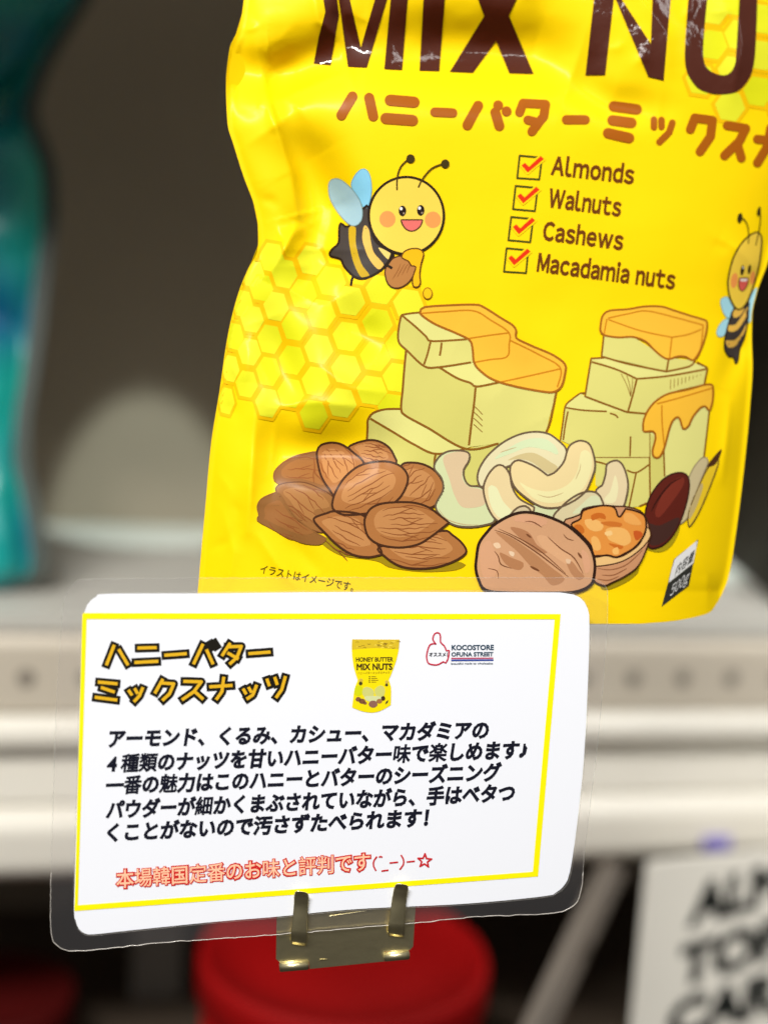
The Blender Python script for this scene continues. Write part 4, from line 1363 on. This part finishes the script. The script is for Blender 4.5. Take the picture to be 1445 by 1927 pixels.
edge_m = mat('film_cut_edge', lin((196, 192, 186)), rough=0.25, coat=0.6, vary=0.35, vary_scale=90)
_nt = edge_m.node_tree
_mx, _tr = _nt.nodes.new('ShaderNodeMixShader'), _nt.nodes.new('ShaderNodeBsdfTransparent')
_mx.inputs[0].default_value = 0.80
_nt.links.new(_nt.nodes['Principled BSDF'].outputs[0], _mx.inputs[1])
_nt.links.new(_tr.outputs[0], _mx.inputs[2])
_nt.links.new(_mx.outputs[0], _nt.nodes['Material Output'].inputs[0])
qq = [(p[0] + rnd.uniform(-0.5, 0.5), p[1] + rnd.uniform(-0.8, 0.8)) for p in catmull(FILM, True, 9)]
tube('film_edge', [card_pt(p[0], p[1], 0.0004) for p in qq], 0.00013, edge_m, card)
low = [p for p in qq if p[1] > 1640]
i0 = max(range(len(low)), key=lambda i: math.hypot(low[i][0] - low[i - 1][0], low[i][1] - low[i - 1][1]))
low = low[i0:] + low[:i0]
lowm = mat('film_rough_edge', lin((206, 200, 192)), rough=0.3, coat=0.6, vary=0.5, vary_scale=160)
pts3 = [card_pt(p[0], p[1] + rnd.uniform(-0.6, 0.6), 0.00035) for p in low]
tube('film_rough_edge', pts3 + pts3[::-1], 0.00010, lowm, card)
# raised seam where the film wraps the paper edge
qq = [(p[0] + (1 if p[0] > 600 else -1) * 2.0 * (1 if 1180 < p[1] < 1680 else 0), p[1] + (2.2 if p[1] > 1600 else -2.2 if p[1] < 1160 else 0)) for p in catmull(OUT, True, 9)]
tube('film_seam', [card_pt(p[0], p[1], 0.0003) for p in qq], 0.00010, edge_m, card)

# border
YL = (252, 240, 0)
b = Art()
b.union([straight(p, True, 40) for p in ([(157, 1153.5), (1054.5, 1155.5), (1053.5, 1165.5), (156, 1165)], [(1044, 1156), (1054.5, 1156), (1012, 1649), (1001.5, 1648)], [(140.5, 1704), (1010, 1640), (1011.5, 1649.5), (141, 1714.5)], [(155.5, 1156), (164, 1160), (147, 1708), (141, 1712)])], YL, 0, 0)
b.build('yellow_border', card, card_place, paper_ink)

# heading, gold kana with a black outline
G = frame(80, 1100, 2.58)
HS = [[(347, 300), (314, 385)], [(375, 320), (413, 385)], [(470, 308), (548, 306)], [(455, 378), (556, 373)], [(600, 343), (694, 336)], [(777, 295), (737, 380)], [(800, 322), (826, 380)], [(817, 290), (823, 300)], [(836, 286), (843, 297)],
      [(908, 290), (876, 340)], [(902, 302), (966, 300), (944, 355), (914, 382)], [(905, 335), (946, 358)], [(1008, 335), (1100, 328)],
      [(278, 474), (358, 481)], [(292, 502), (345, 520)], [(263, 548), (357, 560)], [(423, 518), (432, 532)], [(452, 510), (460, 524)], [(486, 506), (472, 540), (450, 564)],
      [(582, 465), (550, 522)], [(580, 478), (638, 482), (618, 530), (588, 558)], [(692, 470), (772, 472), (736, 520), (684, 556)], [(738, 518), (776, 552)], [(818, 496), (916, 490)], [(880, 456), (872, 520), (848, 553)],
      [(978, 512), (986, 526)], [(1004, 504), (1012, 518)], [(1038, 494), (1022, 536), (998, 552)], [(1092, 464), (1100, 486)], [(1130, 456), (1138, 480)], [(1178, 452), (1162, 510), (1138, 544)]]
h = Art()
hl = [G(*q) for q in HS]
h.strokes(hl, 16.4, (22, 18, 10), 1, round_cap=False)
big = [q for i, q in enumerate(hl) if i not in (7, 8)]
h.strokes(big, 6.0, (226, 176, 30), 2, round_cap=False)
h.build('heading_lettering', card, card_place, paper_ink)

# body text
t = Art()
INK = (16, 18, 34)
for s, o, e in (('アーモンド、くるみ、カシュー、マカダミアの', (203, 1404), (918, 1387)),
                ('4種類のナッツを甘いハニーバター味で楽しめます♪', (200, 1451), (990, 1424)),
                ('一番の魅力はこのハニーとバターのシーズニング', (198, 1492), (941, 1466)),
                ('パウダーが細かくまぶされていながら、手はベタつ', (199, 1538), (967, 1505)),
                ('くことがないので汚さずたべられます！', (200, 1581), (805, 1552))):
    t.text(s, o, e, 36.5, INK, 1, bold=0.042, mono=True, shear=0.17)
t.build('body_lettering', card, card_place, paper_ink)
t = Art()
s = '本場韓国定番のお味と評判です'
t.text(s, (217, 1669), (699, 1635), 36.5, (206, 34, 34), 1, bold=0.082, mono=True, shear=0.06)
t.text(s, (219.5, 1668.6), (696.5, 1635), 36.5, (255, 200, 164), 2, bold=0.012, mono=True, shear=0.06)
R_ = frame(500, 1600, 4.25)
for q in ([(890, 50), (865, 85), (862, 125), (882, 165)], [(1080, 38), (1100, 70), (1100, 115), (1070, 155)], [(905, 58), (918, 50), (932, 58)]):
    t.curve(R_(*q), 3.0, (200, 36, 44), 1)
t.strokes([R_((932, 166), (975, 160)), R_((996, 102), (1052, 96)), R_((1132, 94), (1186, 88))], 3.0, (200, 36, 44), 1, False)
cxs, cys = R_((1270, 85))[0]
star = [(cxs + (13.5 if i % 2 == 0 else 5.6) * math.sin(math.pi * i / 5 + 0.06), cys - (13.5 if i % 2 == 0 else 5.6) * math.cos(math.pi * i / 5 + 0.06)) for i in range(10)]
t.strokes([star + star[:1]], 3.2, (200, 36, 44), 1)
t.build('slogan_lettering', card, card_place, paper_ink)

# shop mark: thumbs-up outline, name, stripes
M = frame(780, 1180, 8.028)
RD, NV = (196, 36, 66), (48, 72, 92)
t = Art()
th = catmull(M((325, 262, 1), (285, 210), (275, 165), (300, 105), (345, 85), (380, 105), (390, 160), (392, 230), (440, 275), (465, 320), (480, 358, 1), (522, 352, 1), (515, 420), (500, 490), (468, 545, 1), (430, 525), (380, 555), (330, 572), (270, 568), (215, 552), (190, 510), (180, 440), (192, 370), (210, 310), (240, 262), (300, 250)), True, 3)
t.line(th + th[:1], 2.8, RD, 1, closed=True)
t.text('オススメ！', M((218, 440))[0], M((500, 440))[0], 8.8, INK, 1, bold=0.03, mono=True)
t.text('KOCOSTORE', M((558, 346))[0], M((1196, 342))[0], 13.0, NV, 1, bold=0.035)
t.text('OFUNA STREET', M((554, 442))[0], M((1188, 438))[0], 10.8, NV, 1, bold=0.035)
t.fill(straight(M((552, 464), (1188, 460), (1188, 478), (552, 482))), (184, 60, 90), 1)
t.fill(straight(M((552, 484), (1188, 480), (1188, 488), (552, 492))), (196, 170, 206), 1)
t.fill(straight(M((552, 494), (1188, 490), (1188, 510), (552, 515))), (50, 76, 160), 1)
t.text('beautiful made to wholesales', M((550, 566))[0], M((1182, 562))[0], 5.2, NV, 1, bold=0.015)
t.build('shop_mark', card, card_place, paper_ink)

# small picture of the pouch printed on the card
K = frame(640, 1190, 11.115)
t = Art()
t.blob(K((250, 145, 1), (1240, 150, 1), (1225, 360), (1170, 600), (1060, 900), (1020, 1000), (1065, 1150), (1060, 1520, 1), (850, 1640), (650, 1680), (420, 1640), (250, 1570, 1), (290, 1250), (320, 1120), (365, 1010), (350, 950), (280, 700), (245, 400)), (244, 222, 0), 1)
t.fill(straight(K((250, 145), (1240, 150), (1222, 350), (700, 325), (245, 360))), (216, 186, 40), 2)
for i in range(26):
    x, y = rnd.uniform(270, 1200), rnd.uniform(165, 325)
    t.curve(K((x, y), (x + 30, y + rnd.uniform(-14, 14)), (x + 70, y)), 1.1, rnd.choice([(160, 130, 20), (250, 226, 90), (140, 110, 30)]), 3)
t.text('HONEY BUTTER', K((330, 612))[0], K((1110, 608))[0], 11.4, (60, 46, 10), 3, bold=0.035)
t.text('MIX NUTS', K((345, 785))[0], K((1095, 780))[0], 16.5, (56, 34, 14), 3, bold=0.04)
t.text('ハニーバターミックスナッツ', K((370, 875))[0], K((1040, 862))[0], 5.2, (130, 96, 10), 3, bold=0.02, mono=True)
for i in range(4):
    y = 915 + 38 * i
    t.fill(straight(K((600, y), (628, y), (628, y + 24), (600, y + 24))), (110, 96, 10), 3)
    t.fill(straight(K((650, y + 4), (750 + 25 * (i % 3), y + 4), (750 + 25 * (i % 3), y + 18), (650, y + 18))), (120, 96, 10), 3)
t.blob(K((330, 1120), (460, 1130), (480, 1260), (400, 1330), (300, 1300)), (210, 214, 10), 2)
for (x, y, r) in ((430, 1070, 40), (970, 1100, 32)):
    t.fill(ellipse(*K((x, y))[0], r / 11, r / 11), (66, 62, 30), 3)
    t.fill(ellipse(*K((x + 5, y - 62))[0], r / 10, r / 10), (206, 178, 70), 3)
t.blob(K((480, 1180), (560, 1140), (690, 1200), (700, 1330), (560, 1380), (470, 1300)), (206, 206, 120), 3)
t.blob(K((730, 1180), (840, 1110), (930, 1160), (920, 1320), (800, 1360), (730, 1290)), (206, 206, 112), 3)
t.blob(K((520, 1340), (700, 1330), (860, 1350), (820, 1430), (640, 1450), (530, 1410)), (210, 216, 160), 4)
for (x, y, rx, ry, c) in ((380, 1400, 60, 50, (132, 88, 56)), (460, 1440, 70, 55, (126, 82, 54)), (520, 1480, 40, 30, (140, 92, 60)), (690, 1500, 95, 75, (140, 98, 84)), (820, 1440, 60, 50, (160, 112, 66)), (900, 1380, 45, 50, (66, 44, 26))):
    t.fill(ellipse(*K((x, y))[0], rx / 11.1, ry / 11.1), c, 5)
t.fill(straight(K((960, 1450), (1010, 1410), (995, 1470), (940, 1510))), (60, 60, 40), 4)
t.build('printed_picture', card, card_place, paper_ink)

# ------------------------------------------------------------------ brass clip
brass = mat('brass', (0.90, 0.81, 0.50, 1), rough=0.33, metal=1.0, bump=0.05, bump_scale=240, vary=0.10, vary_scale=70)
clip = empty('brass_clip', card_pt(650, 1815, 0.003), 'small brass hinge clip with two prongs gripping the lower edge of the white card', 'clip')
S = frame(480, 1480, 2.125)


def plate(name, poly, z0, z1, parent, bev=0.0):
    n = len(poly)
    bm = bmesh.new()
    a_ = [bm.verts.new(card_pt(p[0], p[1], z0)) for p in poly]
    b_ = [bm.verts.new(card_pt(p[0], p[1], z1)) for p in poly]
    bm.faces.new(a_)
    bm.faces.new(list(reversed(b_)))
    for i in range(n):
        bm.faces.new((a_[i], a_[(i + 1) % n], b_[(i + 1) % n], b_[i]))
    if bev:
        bmesh.ops.bevel(bm, geom=list(bm.edges), offset=bev, segments=2, affect='EDGES')
    return bm_obj(name, bm, brass, parent)


plate('back_plate', S((92, 380), (640, 340), (642, 470), (632, 640), (618, 655), (516, 660), (516, 700), (218, 730), (216, 698), (100, 704), (84, 690), (86, 560)), 0.0016, 0.0021, clip, 0.00008)
tube('slot_rim', [card_pt(*p, 0.00150) for p in catmull(S((292, 500, 1), (445, 484, 1), (447, 497, 1), (294, 519, 1)), True, 6)], 0.00016, brass, clip)


def strap(name, pts, parent, th_=0.00035):
    """pts: centre px, half width px, depth before the card"""
    bm = bmesh.new()
    rows = []
    prof = catmull([(p[0], p[1]) for p in pts], False, 3)
    n0 = len(pts) - 1
    N = 22
    for i in range(N + 1):
        t_ = i / N * n0
        k_ = min(int(t_), n0 - 1)
        f_ = t_ - k_
        f2 = f_ * f_ * (3 - 2 * f_)
        A, B = pts[k_], pts[k_ + 1]
        cx_, cy_ = A[0] + (B[0] - A[0]) * f_, A[1] + (B[1] - A[1]) * f_
        hw, dz = A[2] + (B[2] - A[2]) * f2, A[3] + (B[3] - A[3]) * f2
        row = []
        for j in range(9):
            x_ = -1 + j / 4
            bow = 0.00045 * (1 - x_ * x_)
            row.append((card_pt(cx_ + x_ * hw, cy_ + 1.5 * x_, -dz - bow), card_pt(cx_ + x_ * hw, cy_ + 1.5 * x_, -dz - bow + th_)))
        rows.append(row)
    F_ = [[bm.verts.new(p[0]) for p in r] for r in rows]
    B_ = [[bm.verts.new(p[1]) for p in r] for r in rows]
    for i in range(N):
        for j in range(8):
            bm.faces.new((F_[i][j], F_[i + 1][j], F_[i + 1][j + 1], F_[i][j + 1]))
            bm.faces.new((B_[i][j + 1], B_[i + 1][j + 1], B_[i + 1][j], B_[i][j]))
        bm.faces.new((F_[i][0], B_[i][0], B_[i + 1][0], F_[i + 1][0]))
        bm.faces.new((F_[i + 1][8], B_[i + 1][8], B_[i][8], F_[i][8]))
    for r in (0, N):
        for j in range(8):
            q_ = (F_[r][j], F_[r][j + 1], B_[r][j + 1], B_[r][j])
            bm.faces.new(q_ if r == 0 else tuple(reversed(q_)))
    return bm_obj(name, bm, brass, parent, True)


strap('prong', [(567.5, 1677.5, 8, 0.0024), (567.5, 1680, 12.5, 0.0022), (567.5, 1686, 14, 0.0016), (566.5, 1705, 13.5, 0.0011), (564.5, 1735, 14, 0.0014), (563, 1758, 15.5, 0.0015), (562.5, 1772, 15.5, 0.0006), (562.5, 1778, 14, -0.0008), (562.5, 1779, 13, -0.0016)], clip)
strap('prong', [(756.5, 1663.5, 8, 0.0024), (756, 1666, 12, 0.0022), (755, 1672, 13.5, 0.0016), (751, 1692, 13.5, 0.0011), (748, 1722, 14, 0.0014), (746, 1744, 15.5, 0.0015), (745, 1757, 15.5, 0.0006), (745, 1762, 14, -0.0008), (745, 1763, 13, -0.0016)], clip)


def knuckle(p0, p1, r):
    a_, b_ = card_pt(*p0, 0.0012), card_pt(*p1, 0.0012)
    bm = bmesh.new()
    L_ = (b_ - a_).length
    rot = (b_ - a_).to_track_quat('Z', 'Y').to_matrix().to_4x4()
    bmesh.ops.create_cone(bm, cap_ends=True, segments=28, radius1=r, radius2=r, depth=L_, matrix=Matrix.Translation((a_ + b_) / 2) @ rot)
    bmesh.ops.bevel(bm, geom=[e for e in bm.edges if len(e.link_faces) == 2 and any(len(f.verts) > 8 for f in e.link_faces)], offset=0.0003, segments=2, affect='EDGES')
    bm_obj('hinge_knuckle', bm, brass, clip, True)


knuckle((526, 1820), (581, 1815.5), 0.00175)
knuckle((722, 1801), (770, 1796.5), 0.00170)
# hinge leaf running back to the bracket post
a = card_pt(651, 1803, 0.0022)
py = pf.y + 0.0058
bm_obj('hinge_leaf', box_bm(aabb(a.x - 0.010, a.x + 0.010, a.y, py, a.z - 0.0006, a.z)), brass, clip)
